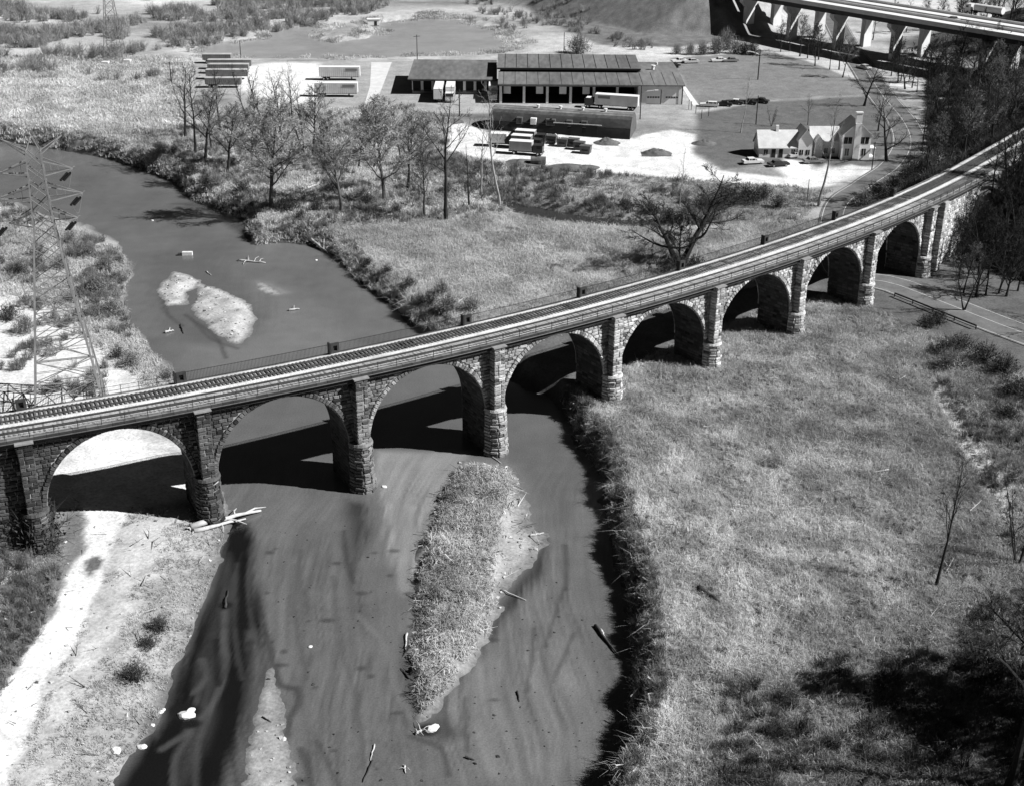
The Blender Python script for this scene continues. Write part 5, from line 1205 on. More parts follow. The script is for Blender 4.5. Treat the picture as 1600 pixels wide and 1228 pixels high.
# ------------------------------------------------------------------ trees
def tree_mesh(seed, h, r0, crown0, spread, nlimb, nsub, ntwig, bend=.12, up=.25, fork=None, buds=0, bud_size=.16, twig_r=.02, limb_len=.5, toplean=(0, 0)):
    """leafless tree: returns (trunk MB, crown verts, crown faces)"""
    q = np.random.default_rng(seed); T = MB(); A, D, L_, RR = [], [], [], []; BUD = []
    def path(p, d, l, n, bnd, upw):
        pts = [np.array(p, float)]; d = np.array(d, float)
        for i in range(n):
            d = d + q.normal(0, bnd, 3) + np.array([0, 0, upw / n]); d /= np.linalg.norm(d); pts.append(pts[-1] + d * l / n)
        return pts
    def along(pts, u):
        f = u * (len(pts) - 1); i = min(int(f), len(pts) - 2); return pts[i] + (pts[i + 1] - pts[i]) * (f - i), (pts[i + 1] - pts[i]) / (np.linalg.norm(pts[i + 1] - pts[i]) + 1e-9)
    def side(d, ang, az):
        ref = np.array([0, 0, 1.0]) if abs(d[2]) < .95 else np.array([1.0, 0, 0]); u = np.cross(d, ref); u /= np.linalg.norm(u); v = np.cross(d, u)
        e = d * math.cos(ang) + (u * math.cos(az) + v * math.sin(az)) * math.sin(ang); return e / np.linalg.norm(e)
    stems = fork or [((toplean[0], toplean[1], 1), 1.0, 1.0)]
    for sd, sl, srr in stems:
        d0 = np.array(sd, float); d0 /= np.linalg.norm(d0); tr = path((0, 0, -.3), d0, h * sl, 8, bend * .35, .15)
        rad = [r0 * srr * (1.25 if i == 0 else 1 - .9 * (i / 8) ** .9) for i in range(9)]; T.tube(tr, np.maximum(rad, .02), 7)
        for i in range(nlimb):
            u = crown0 + (1 - crown0) * (i + q.random()) / nlimb * .97; p, d = along(tr, u); az = i * 2.4 + q.uniform(-.5, .5); ang = spread * q.uniform(.75, 1.2) * (1.1 - .35 * u)
            l = h * sl * limb_len * (1 - .65 * (u - crown0) / (1 - crown0)) * q.uniform(.65, 1.1); rr = max(r0 * srr * .5 * (1.15 - u), .028)
            lp = path(p, side(d, ang, az), l, 5, bend, up); T.tube(lp, [rr * (1 - .82 * k / 5) for k in range(6)], 5, False)
            for j in range(nsub):
                u2 = .2 + .78 * (j + q.random()) / nsub; p2, d2 = along(lp, u2); l2 = l * q.uniform(.28, .5) * (1.15 - .5 * u2); bp2 = path(p2, side(d2, q.uniform(.45, .95), q.uniform(0, 6.28)), l2, 3, bend * 1.2, up * .8)
                r2 = max(rr * .42 * (1.1 - u2), twig_r * 1.1); T.tube(bp2, [r2, r2 * .75, r2 * .5, r2 * .3], 4, False)
                for k in range(ntwig):
                    p3, d3 = along(bp2, q.uniform(.15, 1.0)); e = side(d3, q.uniform(.3, .9), q.uniform(0, 6.28)); l3 = l2 * q.uniform(.25, .6); A.append(p3); D.append(e); L_.append(l3); RR.append(twig_r)
                    for m_ in range(2):
                        p4 = p3 + e * l3 * q.uniform(.3, .9); e4 = e + q.normal(0, .5, 3); e4 /= np.linalg.norm(e4); A.append(p4); D.append(e4); L_.append(l3 * q.uniform(.4, .7)); RR.append(twig_r * .7); BUD.append(p4 + e4 * l3 * .4)
    V, F = spikes(np.array(A), np.array(D), np.array(L_), np.array(RR))
    if buds:
        B = np.array(BUD); B = B[q.integers(0, len(B), buds)] + q.normal(0, .25, (buds, 3)); n = len(V); t = q.normal(0, 1, (buds, 3, 3)) * bud_size; W = B[:, None, :] + t
        V = np.concatenate([V, W.reshape(-1, 3)]); F = F + [(n + 3 * i, n + 3 * i + 1, n + 3 * i + 2) for i in range(buds)]
    return T, V, F
M_BARK = gmat('dark_bark', .035, .35, 2.0, rough=.95); M_BARKP = gmat('pale_bark', .33, .5, .6, rough=.9); M_BARKG = gmat('grey_bark', .11, .35, 1.5, rough=.95)
M_CROWN = gmat('twig_crown', .18, .25, .6, rough=.9); M_CROWND = gmat('dark_twig_crown', .035, .25, .6, rough=.9); M_CROWNL = gmat('budding_crown', .42, .25, .6, rough=.9, transl=.2); M_EVER = gmat('evergreen_crown', .05, .3, .6, rough=.8)
KINDS = {}
def kind(name, bark, crown, *a, **k):
    T, V, F = tree_mesh(*a, **k); me = bpy.data.meshes.new('crown'); me.from_pydata(V.tolist(), [], F); me.update(); me.materials.append(crown)
    KINDS[name] = (T.mesh('trunk', bark), me, a[1])
def tree(name, kd, loc, h, label, group=None, rz=None, sx=1.0, lean=(0, 0)):
    t, c, h0 = KINDS[kd]; o = thing(name, tuple(loc), random.uniform(0, 6.28) if rz is None else rz, label, 'tree', group); s_ = h / h0; o.scale = (s_ * sx, s_ * sx, s_); o.rotation_euler[0] = lean[0]; o.rotation_euler[1] = lean[1]
    link_obj('trunk', t, o); link_obj('crown', c, o); return o
kind('haze_a', M_BARKG, M_CROWNL, 1, 13, .22, .2, .8, 18, 10, 14, twig_r=.024, buds=2200, bud_size=.07, up=.5, limb_len=.5)
kind('haze_b', M_BARKG, M_CROWNL, 2, 13, .22, .25, .7, 17, 10, 14, twig_r=.024, buds=2200, bud_size=.07, up=.6, limb_len=.48)
kind('haze_d', M_BARK, M_CROWN, 3, 13, .24, .3, .75, 16, 9, 12, twig_r=.024, buds=500, bud_size=.08, up=.4, limb_len=.46)
kind('open_a', M_BARK, M_CROWND, 4, 15, .27, .32, .75, 11, 6, 5, up=.45, limb_len=.48)
kind('open_b', M_BARK, M_CROWND, 5, 15, .27, .4, .8, 10, 6, 5, up=.35, bend=.16, limb_len=.42)
kind('open_c', M_BARK, M_CROWND, 6, 14, .22, .25, .6, 10, 6, 5, up=.5, fork=[((-.25, 0, 1), 1, .9), ((.3, .1, 1), .92, .8)], limb_len=.3)
kind('pale_a', M_BARKP, M_CROWN, 7, 18, .24, .42, .8, 11, 4, 3, up=.3, bend=.15, limb_len=.26)
kind('pale_b', M_BARKP, M_CROWN, 8, 18, .24, .45, .7, 12, 4, 4, up=.4, bend=.15, limb_len=.3)
kind('thicket', M_BARK, M_CROWND, 15, 12, .2, .15, .8, 18, 10, 9, up=.4, limb_len=.45, twig_r=.026)
kind('snag', M_BARK, M_CROWND, 9, 12, .2, .6, .7, 3, 1, 1, limb_len=.16)
kind('gnarl', M_BARK, M_CROWND, 10, 14, .55, .26, 1.0, 12, 10, 10, up=.25, bend=.2, fork=[((.42, .1, 1), 1.0, .85), ((-.42, -.1, 1), .86, .8), ((-.1, .1, 1), .5, .3)], limb_len=.5, twig_r=.028)
kind('sapling', M_BARK, M_CROWND, 11, 17, .2, .38, .45, 15, 5, 4, up=.5, bend=.06, limb_len=.3, toplean=(.12, 0))
kind('multi', M_BARK, M_CROWND, 12, 8, .1, .2, .5, 7, 5, 5, up=.6, fork=[((-.3, 0, 1), 1, 1), ((.2, .2, 1), .9, .9), ((.05, -.25, 1), .95, .8), ((.4, 0, 1), .8, .7)], limb_len=.25)
kind('spread', M_BARK, M_CROWND, 13, 12, .34, .2, 1.0, 10, 8, 7, up=.35, bend=.2, limb_len=.58)
kind('dense', M_BARK, M_EVER, 14, 16, .3, .15, .8, 18, 9, 8, buds=3200, bud_size=.17, up=.3, limb_len=.42)
def tpx(px_, py_, ptop, kd, label, name='bare_tree', group=None, **k):
    p = gp(px_, py_); return tree(name, kd, p, max(zfor(p.x, p.y, ptop) - p.z, 2.0), label, group, **k)
tpx(305, 241, 112, 'open_b', 'dark leaning bare tree at the river bend with crooked limbs')
tpx(355, 272, 165, 'haze_d', 'bushy grey tree leaning over the far river bank', sx=1.3)
tpx(424, 325, 168, 'haze_a', 'feathery pale tree with a wide rounded crown on the river bank', sx=1.35)
tpx(386, 188, 98, 'open_c', 'black forked bare tree beside the parked trailers')
tpx(457, 200, 108, 'open_a', 'tall thin bare tree standing at the edge of the gravel lot')
tpx(474, 240, 120, 'open_c', 'dark many-limbed tree just behind the feathery pale one')
tpx(533, 331, 190, 'haze_b', 'slender pale-crowned tree with a straight dark trunk', sx=1.1)
tpx(508, 268, 185, 'snag', 'thin dead stem among the bank trees')
tpx(601, 313, 165, 'haze_a', 'wide grey-crowned tree in the middle of the bank grove', rz=2.0, sx=1.35)
tpx(637, 296, 178, 'haze_d', 'dark-stemmed tree beside the wide grey-crowned one', sx=1.15)
tpx(663, 341, 236, 'haze_d', 'small spindly tree by the white dead branches')
tpx(697, 346, 150, 'open_a', 'tall bare tree with arching side limbs before the yard track')
tpx(733, 323, 224, 'snag', 'leaning dead snag between the two tall bare trees')
tpx(752, 306, 178, 'pale_a', 'pale-barked tree with a bent broken top')
tpx(782, 319, 140, 'pale_b', 'tall pale-barked tree in front of the arched shed')
tpx(625, 250, 172, 'haze_b', 'pale budding tree at the back of the bank grove', sx=1.3)
tpx(560, 262, 190, 'haze_d', 'dim grey tree half hidden in the bank grove', sx=1.3)
tpx(330, 235, 150, 'open_a', 'thin dark tree beside the leaning one at the river bend')
tpx(640, 240, 165, 'open_b', 'dark tree at the grove edge close to the dock yard')
tpx(1061, 333, 226, 'pale_a', 'slim pale twin-stemmed tree in the field before the shed', sx=.6)
tpx(1064, 414, 268, 'gnarl', 'big black gnarled tree with two trunks beside the viaduct', sx=1.3, rz=.2)
tpx(1157, 208, 118, 'pale_b', 'slim bare tree at the edge of the depot drive', sx=.8)
tpx(1279, 322, 150, 'pale_b', 'tall pale bare tree in front of the farmhouse', rz=1.2)
tpx(1350, 166, 92, 'spread', 'dark round-headed tree on the lawn below the highway shadow')
tpx(1386, 252, 152, 'spread', 'black spreading tree beside the farmhouse gable', rz=4)
tpx(1205, 198, 164, 'multi', 'small dark forked tree behind the low cottage')
tpx(1262, 196, 150, 'open_a', 'faint bare tree behind the farmhouse roofs', sx=.8)
tpx(1462, 916, 716, 'sapling', 'lone slender sapling standing in the dry meadow', rz=0.3)
tpx(1590, 882, 745, 'multi', 'many-stemmed dark young tree at the meadow edge')
tpx(1575, 1235, 850, 'open_b', 'large dark tree in the shaded corner of the meadow', rz=1)
tpx(1600, 1120, 870, 'haze_d', 'twiggy dark tree behind the shaded meadow corner')
tpx(1372, 205, 130, 'open_a', 'dark upright tree between the lawn and the road bend')
tpx(290, 215, 105, 'open_a', 'many-twigged dark tree on the scrub behind the river bend', sx=1.3); tpx(345, 205, 110, 'open_b', 'thin dark tree just before the rows of trailers', sx=1.3)
tpx(320, 250, 140, 'haze_d', 'grey twiggy tree on the outer edge of the river bend', sx=1.3); tpx(395, 260, 158, 'haze_a', 'low pale feathery tree between the bend and the grove', sx=1.3); tpx(440, 230, 120, 'open_a', 'dark tree with upswept limbs behind the wide feathery one', sx=1.2)
tpx(490, 245, 140, 'haze_d', 'grey tree in the thick of the bank grove', sx=1.3); tpx(585, 240, 155, 'haze_b', 'pale budding tree nearest the concrete strip', sx=1.5); tpx(655, 262, 180, 'haze_d', 'grey tree on the yard side of the grove', sx=1.2); tpx(415, 205, 105, 'open_c', 'forked dark tree at the corner of the gravel lot', sx=1.2)
for i, (px_, py_, kd, hh) in enumerate(((1498, 432, 'thicket', 11), (1512, 405, 'thicket', 12), (1530, 430, 'spread', 12), (1548, 400, 'thicket', 13), (1565, 430, 'open_a', 14), (1525, 370, 'open_c', 12), (1585, 390, 'thicket', 13), (1545, 350, 'spread', 10), (1580, 345, 'open_c', 11), (1505, 458, 'haze_d', 9), (1540, 462, 'open_b', 10), (1590, 455, 'thicket', 11))):
    p = gp(px_, py_); tree('woodland_tree', kd, p, hh, {'thicket': 'thickly branched', 'spread': 'low spreading', 'open_a': 'tall open-limbed', 'open_c': 'forked', 'haze_d': 'fine-twigged', 'open_b': 'crooked-limbed'}[kd] + ' dark tree at the end of the viaduct above the road', 'trees at the end of the viaduct, ' + kd.replace('_', ' '))
for i, (k_, o_, kd) in enumerate(((8.75, -5, 'thicket'), (9.0, -4, 'open_a'), (9.15, -7, 'thicket'), (9.35, -4, 'thicket'), (9.5, -8, 'spread'), (8.95, -9, 'spread'), (9.7, -5, 'thicket'), (9.25, -11, 'open_c'), (8.7, -8, 'open_c'))):
    p = bp(k_, o_, 0); tree('woodland_tree', kd, (p[0], p[1], H(p[0], p[1])), 11 + i % 4, {'thicket': 'thickly branched', 'spread': 'low spreading', 'open_a': 'tall open-limbed', 'open_c': 'forked'}[kd] + ' dark tree close against the end wall of the viaduct', 'trees against the end wall of the viaduct, ' + kd.replace('_', ' '))
# wooded hillside and trackside woods: one group each
LOOK = {'open_a': 'tall open-limbed', 'open_b': 'crooked-limbed', 'open_c': 'forked', 'haze_d': 'fine-twigged', 'haze_b': 'pale budding', 'haze_a': 'pale feathery', 'spread': 'low spreading', 'dense': 'dense-crowned', 'thicket': 'thickly branched'}
def wood(P, n, kinds_, h0, h1, label, group, seed, mind=3.0):
    q = np.random.default_rng(seed); a, b = P.min(0), P.max(0); got = []; tries = 0
    while len(got) < n and tries < 6000:
        tries += 1; x, y = q.uniform(a[0], b[0]), q.uniform(a[1], b[1])
        if sdf(P, np.array([x]), np.array([y]), 5.0)[0] > 0 or not clear(np.array([x]), np.array([y]), 6.5)[0]: continue
        if any((x - u) ** 2 + (y - v) ** 2 < mind ** 2 for u, v in got): continue
        got.append((x, y)); kd = kinds_[int(q.integers(len(kinds_)))]; tree('woodland_tree', kd, (x, y, H(x, y)), q.uniform(h0, h1), LOOK[kd] + ' ' + label, group + ', ' + LOOK[kd], rz=q.uniform(0, 6.28))
wood(P_HILLWOOD, 85, ['open_a', 'thicket', 'open_c', 'open_b', 'spread', 'thicket'], 10, 17, 'leafless dark tree on the wooded slope above the road', 'trees on the wooded slope above the road', 5, 2.4)
wood(P_NORTHWOOD, 90, ['open_a', 'thicket', 'haze_d', 'spread', 'open_c', 'open_b', 'thicket'], 9, 17, 'leafless tree in the woods between railway and highway', 'trees between railway and highway', 6, 2.4)
P_HW_N = np.array([hw(-30, -14, 0)[:2], hw(10, -8, 0)[:2], hw(120, -6, 0)[:2], hw(120, -30, 0)[:2], hw(30, -34, 0)[:2]])
wood(P_HW_N, 40, ['open_a', 'haze_d', 'thicket', 'spread'], 8, 14, 'leafless tree standing in the shadow of the highway bridge', 'trees in the shadow of the highway bridge', 7)
P_HW_F = np.array([hw(-14, 27, 0)[:2], hw(130, 26, 0)[:2], hw(170, 95, 0)[:2], hw(-25, 95, 0)[:2]])
wood(P_HW_F, 110, ['thicket', 'haze_d', 'open_b', 'thicket'], 10, 17, 'leafless tree in the dense wood beyond the highway bridge', 'trees beyond the highway bridge', 8, 3.5)
P_CORNER = np.array([(49, 87), (62, 83), (68, 104), (58, 110), (51, 100)]); wood(P_CORNER, 16, ['haze_d', 'thicket', 'dense', 'thicket'], 13, 19, 'dark dense tree at the shaded corner of the meadow', 'dense trees at the meadow corner', 9, 3.6)
P_ROADSIDE = np.array([at(1620, 440, 8)[:2], at(1760, 470, 8)[:2], at(1900, 600, 4)[:2], at(1720, 560, 4)[:2]]); wood(P_ROADSIDE, 7, ['open_a', 'open_b', 'spread'], 10, 15, 'leafless tree on the verge of the road', 'trees on the road verge', 10)
# bushes
def bush_mesh(seed, n, h, sp, r_, buds, bs):
    V, F = twig_proto(seed, n, h, sp, r_); q = np.random.default_rng(seed + 90)
    t = np.arccos(q.uniform(0, 1, buds)); a = q.uniform(0, 6.28, buds); rr = h * .62 * q.uniform(.45, 1.0, buds); c = np.stack([np.sin(t) * np.cos(a) * rr * 1.15, np.sin(t) * np.sin(a) * rr * 1.15, np.cos(t) * rr * 1.2 + .2], 1); n0 = len(V)
    W = c[:, None, :] + q.normal(0, bs, (buds, 3, 3)); return np.concatenate([V, W.reshape(-1, 3)]), list(F) + [(n0 + 3 * i, n0 + 3 * i + 1, n0 + 3 * i + 2) for i in range(buds)]
def bushkind(nm, mat, *a):
    V, F = bush_mesh(*a); me = bpy.data.meshes.new('bush'); me.from_pydata(np.asarray(V).tolist(), [], F); me.update(); me.materials.append(mat); return me
M_BUSHD = gmat('dark_bush_twigs', .06, .3, .8, rough=.9); M_BUSHG = gmat('grey_bush_twigs', .22, .3, .8, rough=.9)
BUSH = [bushkind('bush', M_BUSHD, 3, 90, 2.0, .6, .02, 500, .06), bushkind('bush', M_BUSHG, 4, 110, 2.2, .6, .022, 900, .06), bushkind('bush', M_BUSHD, 5, 100, 2.2, .75, .022, 700, .07)]
def bush(px_, py_, kd, s_, label, group=None, sz=1.0):
    if group: label = ('dark low ', 'grey ', 'dark broad ')[kd] + label.replace('dark twiggy', 'twiggy').replace('dark leafless', 'leafless').replace('grey twiggy', 'twiggy').replace('dark bush', 'bush'); group += ', ' + ('dark low', 'grey', 'dark broad')[kd]
    p = gp(px_, py_); o = link_obj('bush', BUSH[kd]); o.location = p; o.scale = (s_, s_, s_ * sz); o.rotation_euler = (0, 0, random.uniform(0, 6.28)); return tag(o, label, 'bush', group)
bush(52, 846, 2, 3.0, 'large dark bush growing against the soot-black end pier', None, 1.1)
bush(76, 858, 0, 1.5, 'dark twiggy bush in front of the large one at the end pier')
bush(212, 1062, 0, 1.3, 'dark low shrub in the middle of the sandy bank'); bush(250, 985, 0, 1.1, 'dark shrub close to the water on the sandy bank'); bush(232, 1010, 2, .8, 'small dark shrub between two others on the sandy bank')
bush(903, 84, 1, 3.2, 'round grey bush behind the raised depot roof')
for px_, py_, kd, s_ in ((1135, 78, 1, 2.8), (1120, 84, 1, 2.2), (1098, 86, 1, 1.8), (1150, 84, 1, 2.0), (1162, 84, 0, 2.0), (1078, 86, 1, 1.6), (1058, 85, 1, 1.5), (1175, 86, 0, 2.2)):
    bush(px_, py_, kd, s_, 'leafless bush in the hedge behind the car park', 'bushes behind the car park', 1.2)
for px_, py_, kd, s_ in ((1478, 556, 0, 1.9), (1500, 548, 2, 1.6), (1535, 566, 2, 1.8), (1568, 585, 0, 2.0), (1450, 512, 0, 1.5), (1465, 505, 2, 1.3), (1590, 620, 2, 1.8), (1575, 655, 0, 1.5), (1480, 575, 1, 1.6)):
    bush(px_, py_, kd, s_, 'dark twiggy bush on the rough ground below the road', 'bushes below the road')
for px_, py_, kd, s_ in ((300, 282, 2, 2.0), (322, 292, 0, 2.2), (380, 320, 2, 2.0), (470, 345, 0, 1.8), (450, 330, 2, 2.2), (560, 315, 1, 2.0), (575, 320, 0, 1.9), (340, 300, 1, 1.9), (620, 335, 1, 1.6), (495, 330, 0, 2.0), (410, 270, 1, 2.4), (520, 300, 1, 2.0), (250, 240, 1, 2.0), (275, 262, 0, 1.7), (700, 300, 1, 1.8)):
    bush(px_, py_, kd, s_ * .72, 'leafless bush in the undergrowth of the bank grove', 'bushes in the bank grove', 1.1)
for px_, py_, kd, s_ in ((1015, 345, 0, 1.6), (975, 335, 0, 1.4), (1100, 330, 0, 2.2), (1130, 322, 2, 2.4), (1165, 318, 2, 2.2), (1190, 312, 0, 2.0), (1080, 345, 1, 2.0), (1045, 345, 0, 1.6), (1215, 325, 0, 1.6), (940, 318, 0, 1.2)):
    bush(px_, py_, kd, s_, 'dark leafless bush in the field beside the little stream', 'bushes by the little stream')
for px_, py_, kd, s_ in ((672, 478, 0, 2.0), (700, 488, 1, 2.2), (735, 490, 1, 2.0), (640, 455, 0, 1.7), (605, 432, 0, 1.5), (575, 418, 2, 1.4), (690, 462, 1, 1.8), (658, 492, 1, 1.6)):
    bush(px_, py_, kd, s_ * .75, 'leafless bush on the upstream bank near the viaduct', 'bushes on the upstream bank')
for px_, py_, kd, s_ in ((1055, 420, 0, 1.8), (1085, 422, 2, 1.6), (1040, 430, 0, 1.4)):
    bush(px_, py_, kd, s_, 'dark bush at the foot of the gnarled tree', 'bushes under the gnarled tree')
for px_, py_, kd, s_ in ((1370, 310, 2, 2.0), (1395, 300, 0, 2.2), (1420, 290, 2, 2.2), (1385, 325, 2, 2.0), (1350, 322, 1, 1.8), (1405, 318, 0, 1.8), (1440, 280, 2, 2.4), (1455, 270, 1, 2.6), (1480, 255, 1, 2.4)):
    bush(px_, py_, kd, s_, 'leafless bush on the embankment slope behind the track', 'bushes on the embankment')
for px_, py_, kd, s_ in ((140, 400, 1, 1.4), (165, 420, 1, 1.5), (110, 380, 1, 1.3), (60, 400, 1, 1.5), (30, 430, 0, 1.4), (15, 500, 0, 1.8), (40, 520, 1, 1.6), (185, 560, 0, 1.2), (205, 572, 1, 1.3), (150, 455, 1, 1.6), (175, 490, 1, 1.4), (95, 420, 1, 1.3)):
    bush(px_, py_, kd, s_, 'grey twiggy bush on the bank around the power tower', 'bushes around the power tower')
# ------------------------------------------------------------------ driftwood, rocks, heaps
M_DRIFT = gmat('bleached_driftwood', .5, .3, 1.5, rough=.9); M_LOGD = gmat('wet_log', .05, .4, 1.5, rough=.8); M_ROCKW = gmat('pale_rock', .7, .25, 1.5, rough=.9); M_HEAP = gmat('dirt_heap', .12, .4, .6, rough=.95, bump=.8)
def flat(px_, py_, z=None):
    p = gp(px_, py_)
    if p.z < .02: p = at(px_, py_, .02)
    return p
def log(pa, pb, r_, label, mat=None, branches=(), roots=0, wob=.15, name='driftwood_log', cat='log'):
    """a trunk lying from pixel a to pixel b, with side branches given as (u, pixel) pairs"""
    a, b = flat(*pa), flat(*pb); q = random.Random(hash(pa) & 999); o = thing(name, tuple(a), 0, label, cat); m = MB(); n = 7; wob = min(wob, r_ * .6)
    P_ = [Vector((0, 0, r_ * .6)) + (b - a) * (i / (n - 1)) + Vector((q.uniform(-wob, wob), q.uniform(-wob, wob), q.uniform(0, wob))) * (0 < i < n - 1) for i in range(n)]
    m.tube(P_, [r_ * (1.1 - .75 * i / (n - 1)) for i in range(n)], 7); m.obj('trunk', mat or M_DRIFT, o, True)
    for u, pc in branches:
        f = u * (n - 1); i = int(f); s_ = P_[i] + (P_[min(i + 1, n - 1)] - P_[i]) * (f - i); e = flat(*pc[:2]) - a + Vector((0, 0, pc[2] * .45 if len(pc) > 2 else .05))
        md = (s_ + e) / 2 + Vector((q.uniform(-wob, wob), q.uniform(-wob, wob), .2)); MB().tube([s_, md, e], [r_ * .4, r_ * .25, r_ * .08], 5).obj('branch', mat or M_DRIFT, o)
    for i in range(roots): MB().tube([Vector((0, 0, r_ * .6)), Vector((q.uniform(-1, 1), q.uniform(-1, 1), q.uniform(.1, .6))) * r_ * 2.2], [r_ * .4, r_ * .1], 4).obj('root', mat or M_DRIFT, o)
    return o
log((298, 826), (408, 800), .42, 'big pale forked driftwood trunk stranded against the pier', branches=[(.45, (386, 820, .3)), (.8, (416, 796, .9)), (.3, (330, 822, .3)), (.65, (370, 798, .9))], roots=5, wob=.3)
log((303, 831), (384, 812), .3, 'second pale driftwood trunk lying beside the forked one', branches=[(.5, (350, 832, .2))], roots=3)
log((1092, 922), (1126, 945), .42, 'thick black rotten log lying in the dry meadow', M_LOGD, roots=4)
log((930, 978), (966, 1024), .2, 'long dark sunken log in the channel by the steep bank', M_LOGD, wob=.25)
log((938, 984), (946, 997), .16, 'pale splintered end of wood on the sunken log')
log((636, 990), (634, 1016), .14, 'straight pale stick standing along the isle edge'); log((634, 1016), (644, 1036), .13, 'bent pale stick at the isle edge', branches=[(.8, (652, 1020, .3))])
log((652, 1015), (643, 1033), .16, 'stout pale drift branch leaning on the isle grass')
log((783, 922), (822, 938), .1, 'thin pale pole sticking out from the sandy isle'); log((585, 1163), (579, 1188), .09, 'thin pale stick standing out of the river'); log((582, 1188), (567, 1222), .09, 'dark bent twig lying in the river', M_LOGD)
log((632, 1196), (634, 1208), .1, 'pale forked snag stuck in the riverbed', branches=[(.5, (622, 1203, .3)), (.5, (641, 1204, .3))], roots=3)
log((727, 1183), (742, 1187), .12, 'small dark snag at the foot of the isle', M_LOGD); log((808, 1080), (812, 1096), .1, 'small curved dark branch on the river shoal', M_LOGD)
log((650, 1146), (663, 1140), .16, 'jumble of pale sticks at the tip of the isle', branches=[(.5, (650, 1128, .5)), (.6, (672, 1136, .5)), (.3, (662, 1150, .3)), (.8, (668, 1146, .6)), (.2, (644, 1140, .4))], roots=5)
log((352, 950), (356, 922), .16, 'dark log lying in the shallows beside the sandy bank', M_LOGD)
log((828, 838), (850, 833), .16, 'pale drift branch on the isle sand spit', branches=[(.4, (834, 830, .4))]); log((748, 700), (783, 724), .13, 'thin straight pale pole lying at the pier foot')
log((487, 389), (512, 396), .32, 'pale bare trunk at the far water edge', branches=[(.8, (508, 388, .6)), (.9, (516, 392, .4))], roots=3); log((372, 408), (415, 412), .22, 'pale tangled drift snag in the upstream river', branches=[(.4, (388, 402, .7)), (.6, (405, 404, .9)), (.8, (412, 406, .6)), (.3, (380, 415, .3))], roots=3)
log((451, 486), (468, 484), .2, 'small pale drift heap in the upstream river', branches=[(.5, (460, 479, .5))]); log((322, 425), (330, 431), .12, 'short pale twig on the upstream shoal'); log((258, 521), (272, 518), .22, 'small drift pile left of the upstream bar', branches=[(.5, (266, 513, .4))]); log((282, 508), (287, 522), .14, 'bent dark branch in the upstream shallows', M_LOGD)
log((548, 424), (560, 430), .2, 'pale root stump at the upstream waterline', roots=5); log((600, 459), (606, 464), .2, 'pale stump on the eroded upstream bank', roots=4)
log((735, 496), (662, 458), .3, 'fallen pale tree top sprawled on the upstream bank', branches=[(.3, (690, 488, 1.2)), (.4, (745, 465, 1.6)), (.55, (655, 478, 1.0)), (.6, (700, 455, 1.4)), (.2, (755, 485, 1.5)), (.75, (640, 470, .8))], wob=.6)
log((470, 300), (514, 284), .28, 'fallen pale trunk in the bank grove', branches=[(.5, (480, 284, .8)), (.7, (505, 294, .5))], roots=4)
for i, (a, b) in enumerate((((592, 328), (640, 318)), ((600, 331), (655, 312)), ((588, 325), (630, 324)), ((615, 333), (660, 320)))):
    log(a, b, .2, ('pale bleached limb at the bottom of the dead branch pile', 'longest bleached limb across the dead branch pile', 'short bleached limb at the end of the dead branch pile', 'bleached limb at the front of the dead branch pile')[i], branches=[(.4, (a[0] + 25, a[1] - 14, .8)), (.7, (a[0] + 40, a[1] + 2, .3))])
log((948, 345), (962, 322), .2, 'black leaning dead stem beside the little stream', M_LOGD, branches=[(.5, (968, 330, .8))])
log((1455, 605), (1448, 622), .12, 'pale fallen stick on the rough slope below the road'); log((230, 262), (242, 275), .2, 'pale fallen snag at the bend of the far bank', branches=[(.4, (250, 266, .7))])
log((640, 1060), (626, 1044), .1, 'thin dark twig against the isle side', M_LOGD); log((410, 1120), (424, 1128), .08, 'small dark twig on the lower sandbar', M_LOGD)
# rocks
def rock_mesh(seed):
    q = random.Random(seed); import bmesh; bm = bmesh.new(); bmesh.ops.create_icosphere(bm, subdivisions=2, radius=1)
    for v in bm.verts: v.co *= q.uniform(.78, 1.15); v.co.z *= .7
    me = bpy.data.meshes.new('rock'); bm.to_mesh(me); bm.free(); return me
RK = [rock_mesh(i) for i in range(4)]
for me in RK: me.materials.append(M_ROCKW)
for i, (px_, py_, s_, lab) in enumerate(((291, 1117, .95, 'white boulder in the dark scour pool'), (297, 1111, .6, 'smaller white stone touching the boulder in the dark pool'), (181, 1173, .7, 'flat white slab lying on the lower sandy bank'), (222, 1166, .5, 'white rock at the water edge of the lower bank'),
        (251, 1112, .35, 'small white rock where sand meets the dark pool'), (256, 1108, .28, 'white pebble-sized rock beside the dark pool'), (238, 1132, .3, 'lone white rock on the crumbling sandy bank edge'), (676, 1138, .75, 'white boulder at the tip of the river isle'), (444, 1154, .3, 'little white stone on the lower sandbar'), (238, 345, .4, 'white stone floating foam-like in the upstream river'),
        (485, 1010, .3, 'pale stone in a ripple ring of the river'), (494, 407, .35, 'white stone near the far waterline'), (600, 760, .45, 'pale block at the pale pier foot'))):
    o = link_obj('rock', RK[i % 4]); o.location = flat(px_, py_); s_ *= .75; o.scale = (s_ * 1.3, s_, s_ * .8); o.rotation_euler = (0, 0, i); tag(o, lab, 'rock')
o = thing('barge_box', tuple(flat(286, 399)), 0, 'white box-like wreck stranded in the upstream river', 'wreck'); MB().box((.9, 0, .35), (2.0, .8, .7), .05).obj('hull', M_ROCKW, o); MB().box((-.5, -.1, .2), (1.0, .7, .4), .1).obj('end', M_LOGD, o)
